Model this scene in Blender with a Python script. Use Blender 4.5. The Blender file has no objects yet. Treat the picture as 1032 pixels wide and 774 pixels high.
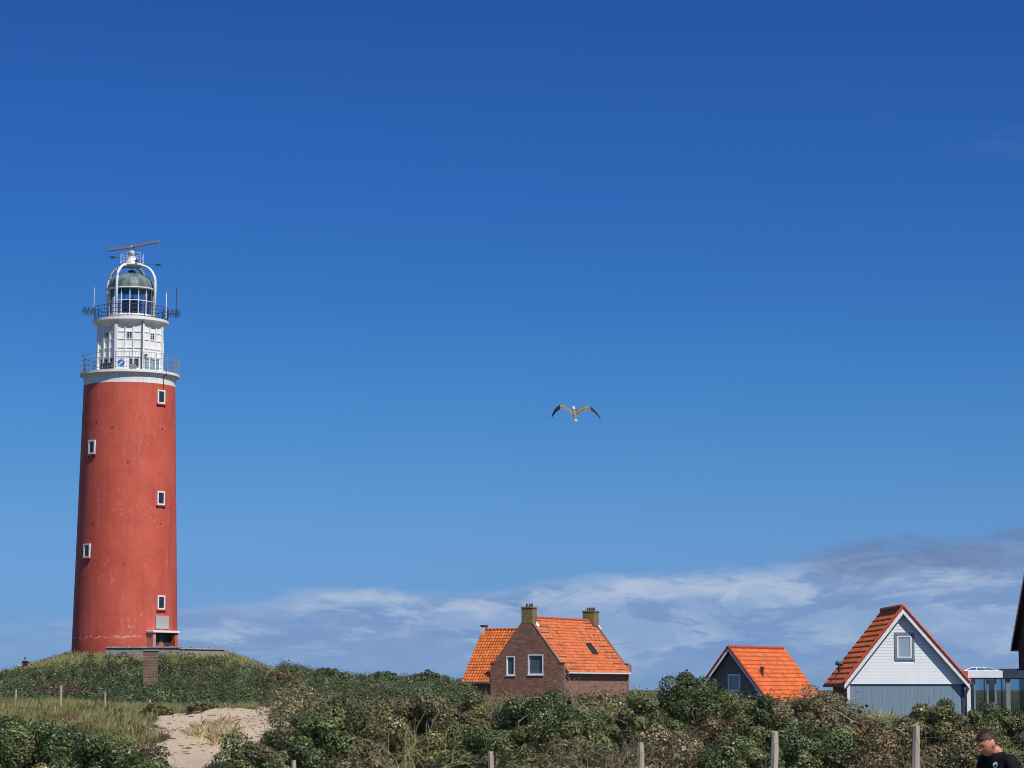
import bpy, bmesh, math, random
import numpy as np
from mathutils import Vector, Matrix, Euler
rad = math.radians
rng = np.random.default_rng(7)
random.seed(7)
SC = bpy.context.scene
COL = SC.collection

# ------------------------------------------------------------------ camera
F, CU, CV = 2500.0, 516.0, 387.0          # focal length and centre in photo pixels
HOR = 695.0
CAMZ = 2.3
TH = math.atan((HOR - CV) / F)
cam_d = bpy.data.cameras.new('camera'); cam = bpy.data.objects.new('camera', cam_d); COL.objects.link(cam)
cam.location = (0, 0, CAMZ); cam.rotation_euler = (math.pi / 2 + TH, 0, 0)
cam_d.sensor_width = 36; cam_d.lens = F / 1032 * 36
cam_d.clip_start = 0.1; cam_d.clip_end = 20000
SC.camera = cam

def P(u, v, Y):
    a = (CV - v) / F; b = (u - CU) / F
    t = Y / (math.cos(TH) - a * math.sin(TH))
    return Vector((b * t, Y, CAMZ + t * (math.sin(TH) + a * math.cos(TH))))

# ------------------------------------------------------------------ light
SUN_AZ, SUN_EL = rad(37), rad(50)          # azimuth measured right of straight-behind the camera
sd = Vector((math.sin(SUN_AZ) * math.cos(SUN_EL), -math.cos(SUN_AZ) * math.cos(SUN_EL), math.sin(SUN_EL)))
ld = bpy.data.lights.new('sun', 'SUN'); lo = bpy.data.objects.new('sun', ld); COL.objects.link(lo)
ld.energy = 4.5; ld.angle = rad(0.5); ld.color = (1.0, 0.95, 0.88)
lo.rotation_euler = sd.to_track_quat('Z', 'Y').to_euler()
SC.view_settings.view_transform = 'Standard'; SC.view_settings.look = 'None'
SC.view_settings.gamma = 1; SC.view_settings.exposure = 0
SC.view_settings.use_curve_mapping = False
SC.cycles.pixel_filter_type = 'BLACKMAN_HARRIS'; SC.cycles.filter_width = 1.0

class NT:
    def __init__(s, tree): s.t = tree; s.n = tree.nodes; s.l = tree.links
    def new(s, typ, **kw):
        n = s.n.new(typ)
        for k, v in kw.items():
            if k.startswith('i_'): n.inputs[k[2:].replace('_', ' ')].default_value = v
            else: setattr(n, k, v)
        return n
    def link(s, a, b): s.l.new(a, b)
    def math(s, op, a, b=None, c=None, clamp=False):
        n = s.n.new('ShaderNodeMath'); n.operation = op; n.use_clamp = clamp
        for i, x in enumerate((a, b, c)):
            if x is None: continue
            if isinstance(x, (int, float)): n.inputs[i].default_value = x
            else: s.l.new(x, n.inputs[i])
        return n.outputs[0]
    def mix(s, fac, a, b, mode='MIX'):
        n = s.n.new('ShaderNodeMix'); n.data_type = 'RGBA'; n.blend_type = mode
        for sock, x in ((n.inputs[0], fac), (n.inputs[6], a), (n.inputs[7], b)):
            if isinstance(x, (int, float)): sock.default_value = x
            elif isinstance(x, (tuple, list)): sock.default_value = (*x[:3], 1)
            else: s.l.new(x, sock)
        return n.outputs[2]
    def ramp(s, fac, stops, interp='LINEAR'):
        n = s.n.new('ShaderNodeValToRGB'); n.color_ramp.interpolation = interp
        el = n.color_ramp.elements
        while len(el) < len(stops): el.new(0.5)
        for e, (p, c) in zip(el, stops):
            e.position = p; e.color = (c, c, c, 1) if isinstance(c, (int, float)) else (*c, 1)
        s.l.new(fac, n.inputs[0]); return n.outputs[0]
    def sstep(s, a, b, x):
        n = s.n.new('ShaderNodeMapRange'); n.interpolation_type = 'SMOOTHSTEP'
        n.inputs[1].default_value = a; n.inputs[2].default_value = b
        s.l.new(x, n.inputs[0]); return n.outputs[0]
    def noise(s, vec, scale, detail=4, rough=0.55, dist=0):
        n = s.n.new('ShaderNodeTexNoise'); n.inputs['Scale'].default_value = scale
        n.inputs['Detail'].default_value = detail; n.inputs['Roughness'].default_value = rough
        n.inputs['Distortion'].default_value = dist
        if vec is not None: s.l.new(vec, n.inputs['Vector'])
        return n.outputs[0]
    def mapping(s, vec, scale=(1, 1, 1), loc=(0, 0, 0)):
        n = s.n.new('ShaderNodeMapping'); n.inputs['Scale'].default_value = scale; n.inputs['Location'].default_value = loc
        s.l.new(vec, n.inputs[0]); return n.outputs[0]

# ------------------------------------------------------------------ sky
def build_world():
    w = bpy.data.worlds.new('World'); SC.world = w; w.use_nodes = True
    N = NT(w.node_tree); N.n.clear()
    sky = N.new('ShaderNodeTexSky', sky_type='NISHITA'); sky.sun_disc = False
    sky.sun_elevation = SUN_EL; sky.sun_rotation = math.pi - SUN_AZ
    sky.air_density = 1.0; sky.dust_density = 0.15; sky.ozone_density = 3.0
    tc = N.new('ShaderNodeTexCoord')
    sep = N.new('ShaderNodeSeparateXYZ'); N.link(tc.outputs['Generated'], sep.inputs[0])
    x, y, z = sep.outputs
    el = z                                            # sin(elevation)
    az = N.math('DIVIDE', x, N.math('MAXIMUM', N.math('ABSOLUTE', y), 0.05))
    # deep clear-air blue: saturate the physical sky
    tint = N.ramp(N.math('MULTIPLY', el, 2.0), TINT)
    base = N.mix(1.0, sky.outputs[0], tint, 'MULTIPLY')
    # low band of thin stratocumulus
    cmb = N.new('ShaderNodeCombineXYZ'); N.link(az, cmb.inputs[0]); N.link(el, cmb.inputs[1])
    def nz(sx, sy, ox, oy, det, ro, di): return N.noise(N.mapping(cmb.outputs[0], (sx, sy, 1), (ox, oy, 0)), 1.0, det, ro, di)
    nedge = nz(9, 26, 3.1, 0.4, 9, 0.64, 0.4)
    nfine = nz(34, 120, 1.3, 7.7, 8, 0.65, 0.6)
    npat = nz(13, 52, 0.2, 2.7, 9, 0.63, 0.5)
    npat2 = nz(7, 40, 8.2, 5.1, 8, 0.60, 0.4)
    nbig = nz(20, 62, 4.4, 9.9, 9, 0.66, 0.5)
    top = N.math('ADD', 0.0435, N.math('MULTIPLY', az, 0.072))
    d = N.math('SUBTRACT', N.math('ADD', top, N.math('MULTIPLY', N.math('SUBTRACT', nedge, 0.5), 0.030)), el)
    low = N.sstep(0.002, 0.016, el)
    veil = N.math('MULTIPLY', N.sstep(-0.001, 0.005, d), N.math('ADD', 0.35, N.math('MULTIPLY', low, 0.65)))
    veil = N.math('MULTIPLY', veil, N.math('ADD', 0.35, N.math('MULTIPLY', N.sstep(-0.17, -0.11, az), 0.65)))
    col_ = N.mix(N.math('MULTIPLY', N.sstep(0.44, 0.64, nbig), 0.6), CLOUD[0], CLOUD[1])
    gap = N.math('MAXIMUM', N.sstep(0.48, 0.56, npat), N.math('MULTIPLY', N.sstep(0.50, 0.57, npat2), 0.9))
    gap = N.math('MULTIPLY', gap, N.sstep(0.0, 0.006, d))
    rightw = N.sstep(0.07, 0.14, az)
    c = N.mix(N.math('MULTIPLY', veil, 0.78), base, col_)
    c = N.mix(N.math('MULTIPLY', N.math('MULTIPLY', gap, low), 0.85), c, CLOUD[2])
    # white crests along the upper edge and in streaks
    crest = N.math('MULTIPLY', N.sstep(0.001, 0.006, d), N.math('SUBTRACT', 1.0, N.sstep(0.009, 0.017, d)))
    crest = N.math('MULTIPLY', crest, N.sstep(0.44, 0.60, nfine))
    crest = N.math('MULTIPLY', crest, N.sstep(-0.14, -0.02, az))
    st2 = N.math('MULTIPLY', N.sstep(0.56, 0.66, nz(9, 45, 2.2, 1.9, 9, 0.64, 0.5)), N.math('MULTIPLY', N.sstep(0.45, 0.6, nfine), N.sstep(0.006, 0.012, d)))
    c = N.mix(N.math('MULTIPLY', N.math('MAXIMUM', crest, N.math('MULTIPLY', N.math('MULTIPLY', st2, low), 0.8)), 0.50), c, CLOUD[1])
    # grey ragged mass riding over the right end of the bank
    d2 = N.math('SUBTRACT', N.math('ADD', N.math('ADD', 0.0595, N.math('MULTIPLY', N.math('SUBTRACT', az, 0.15), 0.09)), N.math('MULTIPLY', N.math('SUBTRACT', nbig, 0.5), 0.030)), el)
    mass = N.math('MULTIPLY', N.sstep(-0.001, 0.005, d2), N.math('SUBTRACT', 1.0, N.sstep(0.012, 0.024, d2)))
    mass = N.math('MULTIPLY', N.math('MULTIPLY', mass, N.sstep(0.10, 0.145, N.math('ADD', az, N.math('MULTIPLY', N.math('SUBTRACT', nedge, 0.5), 0.06)))), N.math('ADD', 0.45, N.math('MULTIPLY', N.sstep(0.38, 0.58, nfine), 0.55)))
    c = N.mix(N.math('MULTIPLY', mass, 0.92), c, CLOUD[3])
    # faint wisp high on the right
    wisp = N.math('MULTIPLY', N.sstep(0.52, 0.75, nz(14, 40, 6.1, 3.0, 6, 0.6, 0.3)), N.math('MULTIPLY', N.sstep(0.10, 0.18, az), N.math('MULTIPLY', N.sstep(0.195, 0.215, el), N.math('SUBTRACT', 1.0, N.sstep(0.225, 0.25, el)))))
    c = N.mix(N.math('MULTIPLY', wisp, 0.04), c, CLOUD[1])
    bg = N.new('ShaderNodeBackground'); bg.inputs['Strength'].default_value = WSTR
    N.link(c, bg.inputs['Color'])
    out = N.new('ShaderNodeOutputWorld'); N.link(bg.outputs[0], out.inputs['Surface'])
WSTR = 0.10
TINT = [(0.0, (0.19, 0.395, 0.948)), (0.036, (0.2, 0.395, 0.919)), (0.06, (0.217, 0.41, 0.911)), (0.124, (0.23, 0.445, 0.867)), (0.1718, (0.208, 0.44, 0.831)),
        (0.2355, (0.173, 0.428, 0.812)), (0.3147, (0.14, 0.386, 0.787)), (0.3934, (0.121, 0.358, 0.789)), (0.4715, (0.115, 0.338, 0.771)), (0.545, (0.104, 0.306, 0.743)), (0.8, (0.38, 0.58, 0.90)), (1.0, (0.70, 0.85, 1.0))]
CLOUD = [(2.75, 3.95, 6.15), (5.0, 5.8, 7.2), (1.75, 3.0, 5.6), (1.45, 2.3, 4.3)]
build_world()

# ------------------------------------------------------------------ materials
def base_mat(name, rough=0.7, spec=0.3):
    m = bpy.data.materials.new(name); m.use_nodes = True
    N = NT(m.node_tree); b = N.n['Principled BSDF']
    b.inputs['Roughness'].default_value = rough
    b.inputs['Specular IOR Level'].default_value = spec
    return m, N, b

def mat_noise(name, c1, c2, scale=3, rough=0.7, spec=0.3, bump=0.0, bscale=20, metallic=0.0, stretch=(1, 1, 1)):
    m, N, b = base_mat(name, rough, spec)
    tc = N.new('ShaderNodeTexCoord'); v = N.mapping(tc.outputs['Object'], stretch)
    n = N.noise(v, scale, 6, 0.6)
    N.link(N.mix(N.sstep(0.3, 0.7, n), c1, c2), b.inputs['Base Color'])
    b.inputs['Metallic'].default_value = metallic
    if bump:
        bp = N.new('ShaderNodeBump'); bp.inputs['Strength'].default_value = bump; bp.inputs['Distance'].default_value = 0.02
        N.link(N.noise(v, bscale, 5), bp.inputs['Height']); N.link(bp.outputs[0], b.inputs['Normal'])
    return m

def mat_attr(name, rough=0.6, spec=0.3, trans=0.0, dirt=None):
    m, N, b = base_mat(name, rough, spec)
    a = N.new('ShaderNodeAttribute', attribute_name='Col')
    col = a.outputs['Color']
    if dirt:
        tc = N.new('ShaderNodeTexCoord')
        col = N.mix(N.math('MULTIPLY', N.sstep(0.5, 0.75, N.noise(tc.outputs['Object'], dirt[1], 5)), dirt[2]), col, dirt[0])
    N.link(col, b.inputs['Base Color'])
    if trans:
        t = N.new('ShaderNodeBsdfTranslucent'); N.link(N.mix(1.0, col, (1.0, 1.15, 0.6), 'MULTIPLY'), t.inputs[0])
        mx = N.new('ShaderNodeMixShader'); mx.inputs[0].default_value = trans
        N.link(b.outputs[0], mx.inputs[1]); N.link(t.outputs[0], mx.inputs[2])
        N.link(mx.outputs[0], N.n['Material Output'].inputs['Surface'])
    return m

def mat_tower():
    m, N, b = base_mat('red_render', 0.62, 0.25)
    tc = N.new('ShaderNodeTexCoord'); o = tc.outputs['Object']
    big = N.noise(o, 0.35, 5, 0.6); fine = N.noise(o, 2.2, 8, 0.65)
    streak = N.noise(N.mapping(o, (2.6, 2.6, 0.10)), 1.0, 6, 0.6)
    c = N.mix(N.sstep(0.3, 0.7, big), (0.47, 0.080, 0.051), (0.57, 0.110, 0.072))
    c = N.mix(N.math('MULTIPLY', N.sstep(0.50, 0.74, streak), 0.42), c, (0.33, 0.055, 0.038))
    pst = N.noise(N.mapping(o, (1.7, 1.7, 0.16), (7, 3, 2)), 1.0, 7, 0.65)
    c = N.mix(N.math('MULTIPLY', N.sstep(0.54, 0.72, pst), 0.28), c, (0.64, 0.24, 0.19))
    c = N.mix(N.math('MULTIPLY', N.sstep(0.52, 0.72, fine), 0.30), c, (0.60, 0.17, 0.12))
    # salt bloom and flaked paint, small pale marks
    fl = N.noise(N.mapping(o, (1.0, 1.0, 0.55)), 3.6, 9, 0.72)
    zone = N.sstep(0.46, 0.62, N.noise(o, 0.28, 3))
    c = N.mix(N.math('MULTIPLY', N.math('MULTIPLY', N.sstep(0.57, 0.66, fl), zone), 0.60), c, (0.66, 0.36, 0.31))
    sep = N.new('ShaderNodeSeparateXYZ'); N.link(o, sep.inputs[0])
    z = sep.outputs[2]
    wob = N.math('ADD', z, N.math('MULTIPLY', N.math('SUBTRACT', N.noise(o, 1.1, 4), 0.5), 0.9))
    band = N.math('MULTIPLY', N.sstep(1.0, 1.1, wob), N.math('SUBTRACT', 1, N.sstep(1.13, 1.24, wob)))
    band = N.math('MULTIPLY', band, N.sstep(0.44, 0.56, N.noise(o, 1.7, 5)))
    c = N.mix(N.math('MULTIPLY', band, 0.6), c, (0.75, 0.5, 0.45))
    # horizontal pour joints
    j = N.math('FRACT', N.math('MULTIPLY', z, 1 / 3.05))
    jl = N.math('MULTIPLY', N.math('LESS_THAN', j, 0.018), 0.16)
    c = N.mix(jl, c, (0.27, 0.045, 0.03))
    # grime near the foot
    c = N.mix(N.math('MULTIPLY', N.math('SUBTRACT', 1, N.sstep(0.0, 1.0, wob)), 0.3), c, (0.28, 0.05, 0.035))
    N.link(c, b.inputs['Base Color'])
    bp = N.new('ShaderNodeBump'); bp.inputs['Strength'].default_value = 0.35; bp.inputs['Distance'].default_value = 0.03
    N.link(fl, bp.inputs['Height']); N.link(bp.outputs[0], b.inputs['Normal'])
    return m

def mat_white():
    m, N, b = base_mat('white_render', 0.6, 0.3)
    tc = N.new('ShaderNodeTexCoord'); o = tc.outputs['Object']
    streak = N.noise(N.mapping(o, (5, 5, 0.35)), 1.0, 6, 0.6)
    c = N.mix(N.sstep(0.45, 0.85, streak), (0.80, 0.80, 0.78), (0.50, 0.50, 0.47))
    c = N.mix(N.math('MULTIPLY', N.sstep(0.6, 0.75, N.noise(o, 4, 7, 0.7)), 0.5), c, (0.38, 0.35, 0.30))
    N.link(c, b.inputs['Base Color']); return m

def mat_brick(name, c1, c2, mortar, bw=0.21, bh=0.065, lichen=None):
    m, N, b = base_mat(name, 0.85, 0.2)
    tc = N.new('ShaderNodeTexCoord'); o = tc.outputs['Object']
    sep = N.new('ShaderNodeSeparateXYZ'); N.link(o, sep.inputs[0])
    cmb = N.new('ShaderNodeCombineXYZ')
    N.link(N.math('ADD', sep.outputs[0], sep.outputs[1]), cmb.inputs[0]); N.link(sep.outputs[2], cmb.inputs[1])
    br = N.new('ShaderNodeTexBrick'); N.link(cmb.outputs[0], br.inputs['Vector'])
    br.inputs['Color1'].default_value = (*c1, 1); br.inputs['Color2'].default_value = (*c2, 1); br.inputs['Mortar'].default_value = (*mortar, 1)
    br.inputs['Scale'].default_value = 1; br.inputs['Brick Width'].default_value = bw; br.inputs['Row Height'].default_value = bh
    br.inputs['Mortar Size'].default_value = 0.008; br.inputs['Bias'].default_value = 0.1
    c = N.mix(N.math('MULTIPLY', N.sstep(0.35, 0.7, N.noise(o, 1.3, 6)), 0.5), br.outputs[0], tuple(x * 0.6 for x in c1))
    if lichen:
        c = N.mix(N.math('MULTIPLY', N.sstep(0.35, 0.6, N.noise(o, 2.6, 6)), 0.85), c, lichen)
    N.link(c, b.inputs['Base Color'])
    bp = N.new('ShaderNodeBump'); bp.inputs['Strength'].default_value = 0.5; bp.inputs['Distance'].default_value = 0.01
    N.link(br.outputs[1], bp.inputs['Height']); bp.invert = True; N.link(bp.outputs[0], b.inputs['Normal'])
    return m

def mat_glass(name, tint=(0.75, 0.85, 0.9), mixf=0.75):
    m, N, b = base_mat(name, 0.03, 0.5)
    g = N.new('ShaderNodeBsdfGlossy'); g.inputs['Roughness'].default_value = 0.02
    t = N.new('ShaderNodeBsdfTransparent'); t.inputs[0].default_value = (*tint, 1)
    fr = N.new('ShaderNodeFresnel'); fr.inputs[0].default_value = 1.5
    f = N.math('ADD', N.math('MULTIPLY', fr.outputs[0], 1.0), 0.06, clamp=True)
    mx = N.new('ShaderNodeMixShader'); N.link(f, mx.inputs[0]); N.link(t.outputs[0], mx.inputs[1]); N.link(g.outputs[0], mx.inputs[2])
    N.link(mx.outputs[0], N.n['Material Output'].inputs['Surface'])
    return m

def mat_wood(name, c1, c2, lichen=(0.30, 0.33, 0.18)):
    m, N, b = base_mat(name, 0.85, 0.15)
    tc = N.new('ShaderNodeTexCoord'); o = tc.outputs['Object']
    g = N.noise(N.mapping(o, (40, 40, 2.2)), 1.0, 6, 0.6)
    c = N.mix(N.sstep(0.3, 0.7, g), c1, c2)
    c = N.mix(N.math('MULTIPLY', N.sstep(0.5, 0.72, N.noise(o, 5, 5)), 0.5), c, lichen)
    N.link(c, b.inputs['Base Color'])
    bp = N.new('ShaderNodeBump'); bp.inputs['Strength'].default_value = 0.6; bp.inputs['Distance'].default_value = 0.01
    N.link(g, bp.inputs['Height']); N.link(bp.outputs[0], b.inputs['Normal'])
    return m

def mat_ground():
    m, N, b = base_mat('dune_ground', 0.95, 0.1)
    tc = N.new('ShaderNodeTexCoord'); o = tc.outputs['Object']
    a = N.new('ShaderNodeAttribute', attribute_name='Col')
    sep = N.new('ShaderNodeSeparateColor'); N.link(a.outputs['Color'], sep.inputs[0])
    sand_f = sep.outputs[0]
    n1 = N.noise(o, 0.8, 6, 0.6); n2 = N.noise(o, 7.0, 8, 0.7); n3 = N.noise(o, 30.0, 4, 0.7)
    sand = N.mix(N.sstep(0.35, 0.65, n2), (0.62, 0.46, 0.32), (0.74, 0.59, 0.43))
    sand = N.mix(N.math('MULTIPLY', N.sstep(0.57, 0.68, n2), 0.65), sand, (0.33, 0.24, 0.16))
    sand = N.mix(N.math('MULTIPLY', N.sstep(0.58, 0.72, n3), 0.5), sand, (0.40, 0.30, 0.21))
    n4 = N.noise(N.mapping(o, (1.0, 3.2, 1.0)), 1.5, 7, 0.65)
    sand = N.mix(N.math('MULTIPLY', N.sstep(0.52, 0.66, n4), 0.45), sand, (0.38, 0.27, 0.18))
    litter = N.mix(N.sstep(0.3, 0.7, n1), (0.075, 0.075, 0.03), (0.15, 0.12, 0.06))
    litter = N.mix(N.sstep(0.5, 0.7, n2), litter, (0.05, 0.055, 0.022))
    f = N.math('ADD', sand_f, N.math('MULTIPLY', N.math('SUBTRACT', n1, 0.5), 0.5))
    c = N.mix(N.sstep(0.42, 0.56, f), litter, sand)
    N.link(c, b.inputs['Base Color'])
    bp = N.new('ShaderNodeBump'); bp.inputs['Strength'].default_value = 0.9; bp.inputs['Distance'].default_value = 0.12
    N.link(N.math('ADD', n2, N.math('MULTIPLY', n3, 0.4)), bp.inputs['Height']); N.link(bp.outputs[0], b.inputs['Normal'])
    return m

M = {}
M['tower'] = mat_tower(); M['white'] = mat_white(); M['ground'] = mat_ground()
M['leaf'] = mat_attr('leaf', 0.45, 0.35, 0.12)
M['grass'] = mat_attr('dune_grass_blade', 0.6, 0.25, 0.25)
M['twig'] = mat_attr('twig_bark', 0.85, 0.15)
M['tile'] = mat_attr('clay_roof_tile', 0.55, 0.35, dirt=((0.22, 0.09, 0.045), 1.1, 0.5))
M['brick'] = mat_brick('brown_brick', (0.34, 0.165, 0.115), (0.18, 0.095, 0.072), (0.36, 0.31, 0.26), 0.42, 0.15)
M['chimney_brick'] = mat_brick('lichened_brick', (0.20, 0.14, 0.085), (0.17, 0.11, 0.08), (0.20, 0.17, 0.12), lichen=(0.25, 0.20, 0.07))
M['pillar_brick'] = mat_brick('weathered_brick', (0.22, 0.13, 0.09), (0.13, 0.085, 0.065), (0.40, 0.34, 0.27), 0.42, 0.19)
M['white_paint'] = mat_noise('white_paint', (0.78, 0.79, 0.80), (0.70, 0.71, 0.72), 2, 0.45)
M['white_board'] = mat_noise('white_board', (0.82, 0.84, 0.85), (0.77, 0.79, 0.80), 1.5, 0.5)
M['blue_board'] = mat_noise('blue_grey_board', (0.175, 0.25, 0.315), (0.205, 0.285, 0.35), 1.2, 0.6, stretch=(6, 6, 0.4))
M['dark_board'] = mat_noise('charcoal_board', (0.17, 0.15, 0.14), (0.22, 0.20, 0.185), 1.5, 0.7, stretch=(0.5, 0.5, 6))
M['pane'] = mat_noise('window_pane', (0.05, 0.075, 0.11), (0.10, 0.13, 0.17), 0.7, 0.06, 0.9)
M['pane_blind'] = mat_noise('blinded_pane', (0.24, 0.33, 0.42), (0.30, 0.38, 0.46), 0.8, 0.15, 0.7)
M['sky_pane'] = mat_noise('rooflight_pane', (0.07, 0.13, 0.26), (0.09, 0.16, 0.30), 1.0, 0.1, 0.6)
M['dark_pane'] = mat_noise('dark_pane', (0.012, 0.014, 0.02), (0.03, 0.035, 0.045), 1.0, 0.06, 0.7)
M['curtain'] = mat_noise('curtain', (0.4, 0.42, 0.46), (0.3, 0.32, 0.36), 3, 0.8)
M['glass'] = mat_glass('clear_glass')
M['grey_paint'] = mat_noise('grey_paint', (0.16, 0.20, 0.23), (0.20, 0.24, 0.27), 2, 0.5)
M['navy'] = mat_noise('dark_blue_paint', (0.03, 0.045, 0.075), (0.05, 0.065, 0.10), 2, 0.45)
M['steel'] = mat_noise('galvanised_steel', (0.34, 0.36, 0.38), (0.45, 0.47, 0.48), 5, 0.5, 0.5, metallic=0.3)
M['dark_metal'] = mat_noise('dark_metal', (0.03, 0.03, 0.035), (0.06, 0.06, 0.065), 5, 0.5)
M['verdigris'] = mat_noise('verdigris_copper', (0.06, 0.072, 0.085), (0.17, 0.23, 0.235), 1.6, 0.55, 0.4, stretch=(1, 1, 0.3))
M['radar'] = mat_noise('radar_grey', (0.22, 0.215, 0.22), (0.29, 0.28, 0.28), 3, 0.6)
M['concrete'] = mat_noise('weathered_concrete', (0.24, 0.23, 0.22), (0.42, 0.40, 0.37), 2.5, 0.9, 0.15, 0.4, 15)
M['timber'] = mat_wood('grey_timber', (0.42, 0.39, 0.36), (0.20, 0.18, 0.16), (0.30, 0.28, 0.22))
M['post'] = mat_wood('weathered_post', (0.52, 0.45, 0.36), (0.30, 0.25, 0.20), (0.36, 0.36, 0.22))
M['plaque'] = mat_noise('stone_plaque', (0.34, 0.33, 0.33), (0.44, 0.42, 0.42), 12, 0.8)
M['pink'] = mat_noise('pink_red_render', (0.55, 0.22, 0.19), (0.60, 0.30, 0.26), 4, 0.8)  # left porch wall only, paler and pinker than the right one
M['black'] = mat_noise('black_cloth', (0.008, 0.008, 0.010), (0.014, 0.014, 0.017), 5, 0.85, 0.1)
M['denim'] = mat_noise('dark_denim', (0.03, 0.04, 0.07), (0.04, 0.055, 0.09), 9, 0.85, 0.1)
M['skin'] = mat_noise('skin', (0.50, 0.20, 0.13), (0.56, 0.25, 0.17), 12, 0.5, 0.35)
M['hair'] = mat_noise('brown_hair', (0.06, 0.035, 0.024), (0.10, 0.06, 0.04), 30, 0.6)
M['shoe'] = mat_noise('shoe', (0.05, 0.05, 0.05), (0.08, 0.08, 0.08), 9, 0.6)
M['yellow'] = mat_noise('yellow_cloth', (0.75, 0.55, 0.03), (0.8, 0.6, 0.05), 9, 0.7)
M['blue_sign'] = mat_noise('blue_sign', (0.03, 0.16, 0.55), (0.04, 0.19, 0.6), 5, 0.4)
M['wire'] = mat_noise('wire', (0.22, 0.21, 0.2), (0.3, 0.29, 0.27), 20, 0.5, metallic=0.5)
M['dark_brick'] = mat_brick('dark_brick', (0.085, 0.06, 0.05), (0.06, 0.045, 0.04), (0.09, 0.08, 0.07))
M['dark_tile'] = mat_noise('dark_roof_tile', (0.05, 0.05, 0.055), (0.08, 0.08, 0.085), 5, 0.6)
M['curb'] = mat_noise('soil', (0.05, 0.04, 0.03), (0.07, 0.05, 0.04), 5)

# ------------------------------------------------------------------ mesh helpers
def link_mesh(name, V, Fc, mat, parent=None, colors=None, smooth=False, midx=None):
    me = bpy.data.meshes.new(name)
    if isinstance(V, np.ndarray) and isinstance(Fc, np.ndarray):
        k = Fc.shape[1]
        me.vertices.add(len(V)); me.vertices.foreach_set('co', V.astype(np.float32).ravel())
        me.loops.add(Fc.size); me.loops.foreach_set('vertex_index', Fc.astype(np.int32).ravel())
        me.polygons.add(len(Fc)); me.polygons.foreach_set('loop_start', np.arange(0, Fc.size, k, dtype=np.int32))
        me.update(calc_edges=True)
    else:
        me.from_pydata([tuple(v) for v in V], [], [tuple(f) for f in Fc]); me.update()
    for mt in (mat if isinstance(mat, (list, tuple)) else [mat]): me.materials.append(mt)
    if midx is not None: me.polygons.foreach_set('material_index', np.asarray(midx, dtype=np.int32))
    if smooth: me.polygons.foreach_set('use_smooth', np.ones(len(me.polygons), dtype=bool))
    if colors is not None:
        a = me.color_attributes.new('Col', 'FLOAT_COLOR', 'POINT')
        c = np.ones((len(me.vertices), 4), np.float32); c[:, :3] = colors
        a.data.foreach_set('color', c.ravel())
    o = bpy.data.objects.new(name, me); COL.objects.link(o)
    if parent is not None: o.parent = parent
    return o

class MB:
    def __init__(s): s.v = []; s.f = []
    def add(s, V, Fc):
        n = len(s.v); s.v += [Vector(v) for v in V]; s.f += [tuple(i + n for i in f) for f in Fc]; return s
    def box(s, x0, x1, y0, y1, z0, z1, mtx=None):
        V = [Vector(p) for p in ((x0,y0,z0),(x1,y0,z0),(x1,y1,z0),(x0,y1,z0),(x0,y0,z1),(x1,y0,z1),(x1,y1,z1),(x0,y1,z1))]
        if mtx is not None: V = [mtx @ p for p in V]
        return s.add(V, [(0,3,2,1),(4,5,6,7),(0,1,5,4),(1,2,6,5),(2,3,7,6),(3,0,4,7)])
    def tube(s, pts, r, sides=8, cap=True, r2=None):
        pts = [Vector(p) for p in pts]; n = len(pts); rings = []
        for i, p in enumerate(pts):
            d = (pts[min(i+1, n-1)] - pts[max(i-1, 0)]).normalized()
            up = Vector((0,0,1)) if abs(d.z) < 0.95 else Vector((1,0,0))
            a = d.cross(up).normalized(); b = d.cross(a)
            rr = r[i] if isinstance(r, (list, tuple)) else (r if r2 is None else r + (r2 - r) * i / max(1, n - 1))
            rings.append([p + (a * math.cos(t) + b * math.sin(t)) * rr for t in (2*math.pi*k/sides for k in range(sides))])
        V = [q for ring in rings for q in ring]; Fc = []
        for i in range(n - 1):
            for k in range(sides):
                a0 = i*sides + k; a1 = i*sides + (k+1) % sides
                Fc.append((a0, a1, a1 + sides, a0 + sides))
        if cap: Fc.append(tuple(range(sides))[::-1]); Fc.append(tuple((n-1)*sides + k for k in range(sides)))
        return s.add(V, Fc)
    def lathe(s, prof, seg=64, cx=0, cy=0, a0=0.0):
        V = []; Fc = []
        for (r, z) in prof:
            for k in range(seg):
                t = a0 + 2*math.pi*k/seg; V.append((cx + r*math.cos(t), cy + r*math.sin(t), z))
        for i in range(len(prof) - 1):
            for k in range(seg):
                a = i*seg + k; b = i*seg + (k+1) % seg
                Fc.append((a, b, b + seg, a + seg))
        return s.add(V, Fc)
    def prism(s, poly, y0, y1):           # poly in x,z ; extruded along y
        n = len(poly); V = [(x, y0, z) for x, z in poly] + [(x, y1, z) for x, z in poly]
        Fc = [tuple(range(n)), tuple(range(n, 2*n))[::-1]] + [(i, i+n, (i+1) % n + n, (i+1) % n) for i in range(n)]
        return s.add(V, Fc)
    def build(s, name, mat, parent=None, smooth=False, bevel=0.0, auto=False):
        o = link_mesh(name, s.v, s.f, mat, parent, smooth=smooth)
        bm = bmesh.new(); bm.from_mesh(o.data)
        bmesh.ops.recalc_face_normals(bm, faces=bm.faces)
        bm.to_mesh(o.data); bm.free()
        if bevel:
            b = o.modifiers.new('bevel', 'BEVEL'); b.width = bevel; b.segments = 1; b.limit_method = 'ANGLE'
        if auto:
            o.data.polygons.foreach_set('use_smooth', np.ones(len(o.data.polygons), dtype=bool))
            o.data.set_sharp_from_angle(angle=rad(35))
        return o

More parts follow.
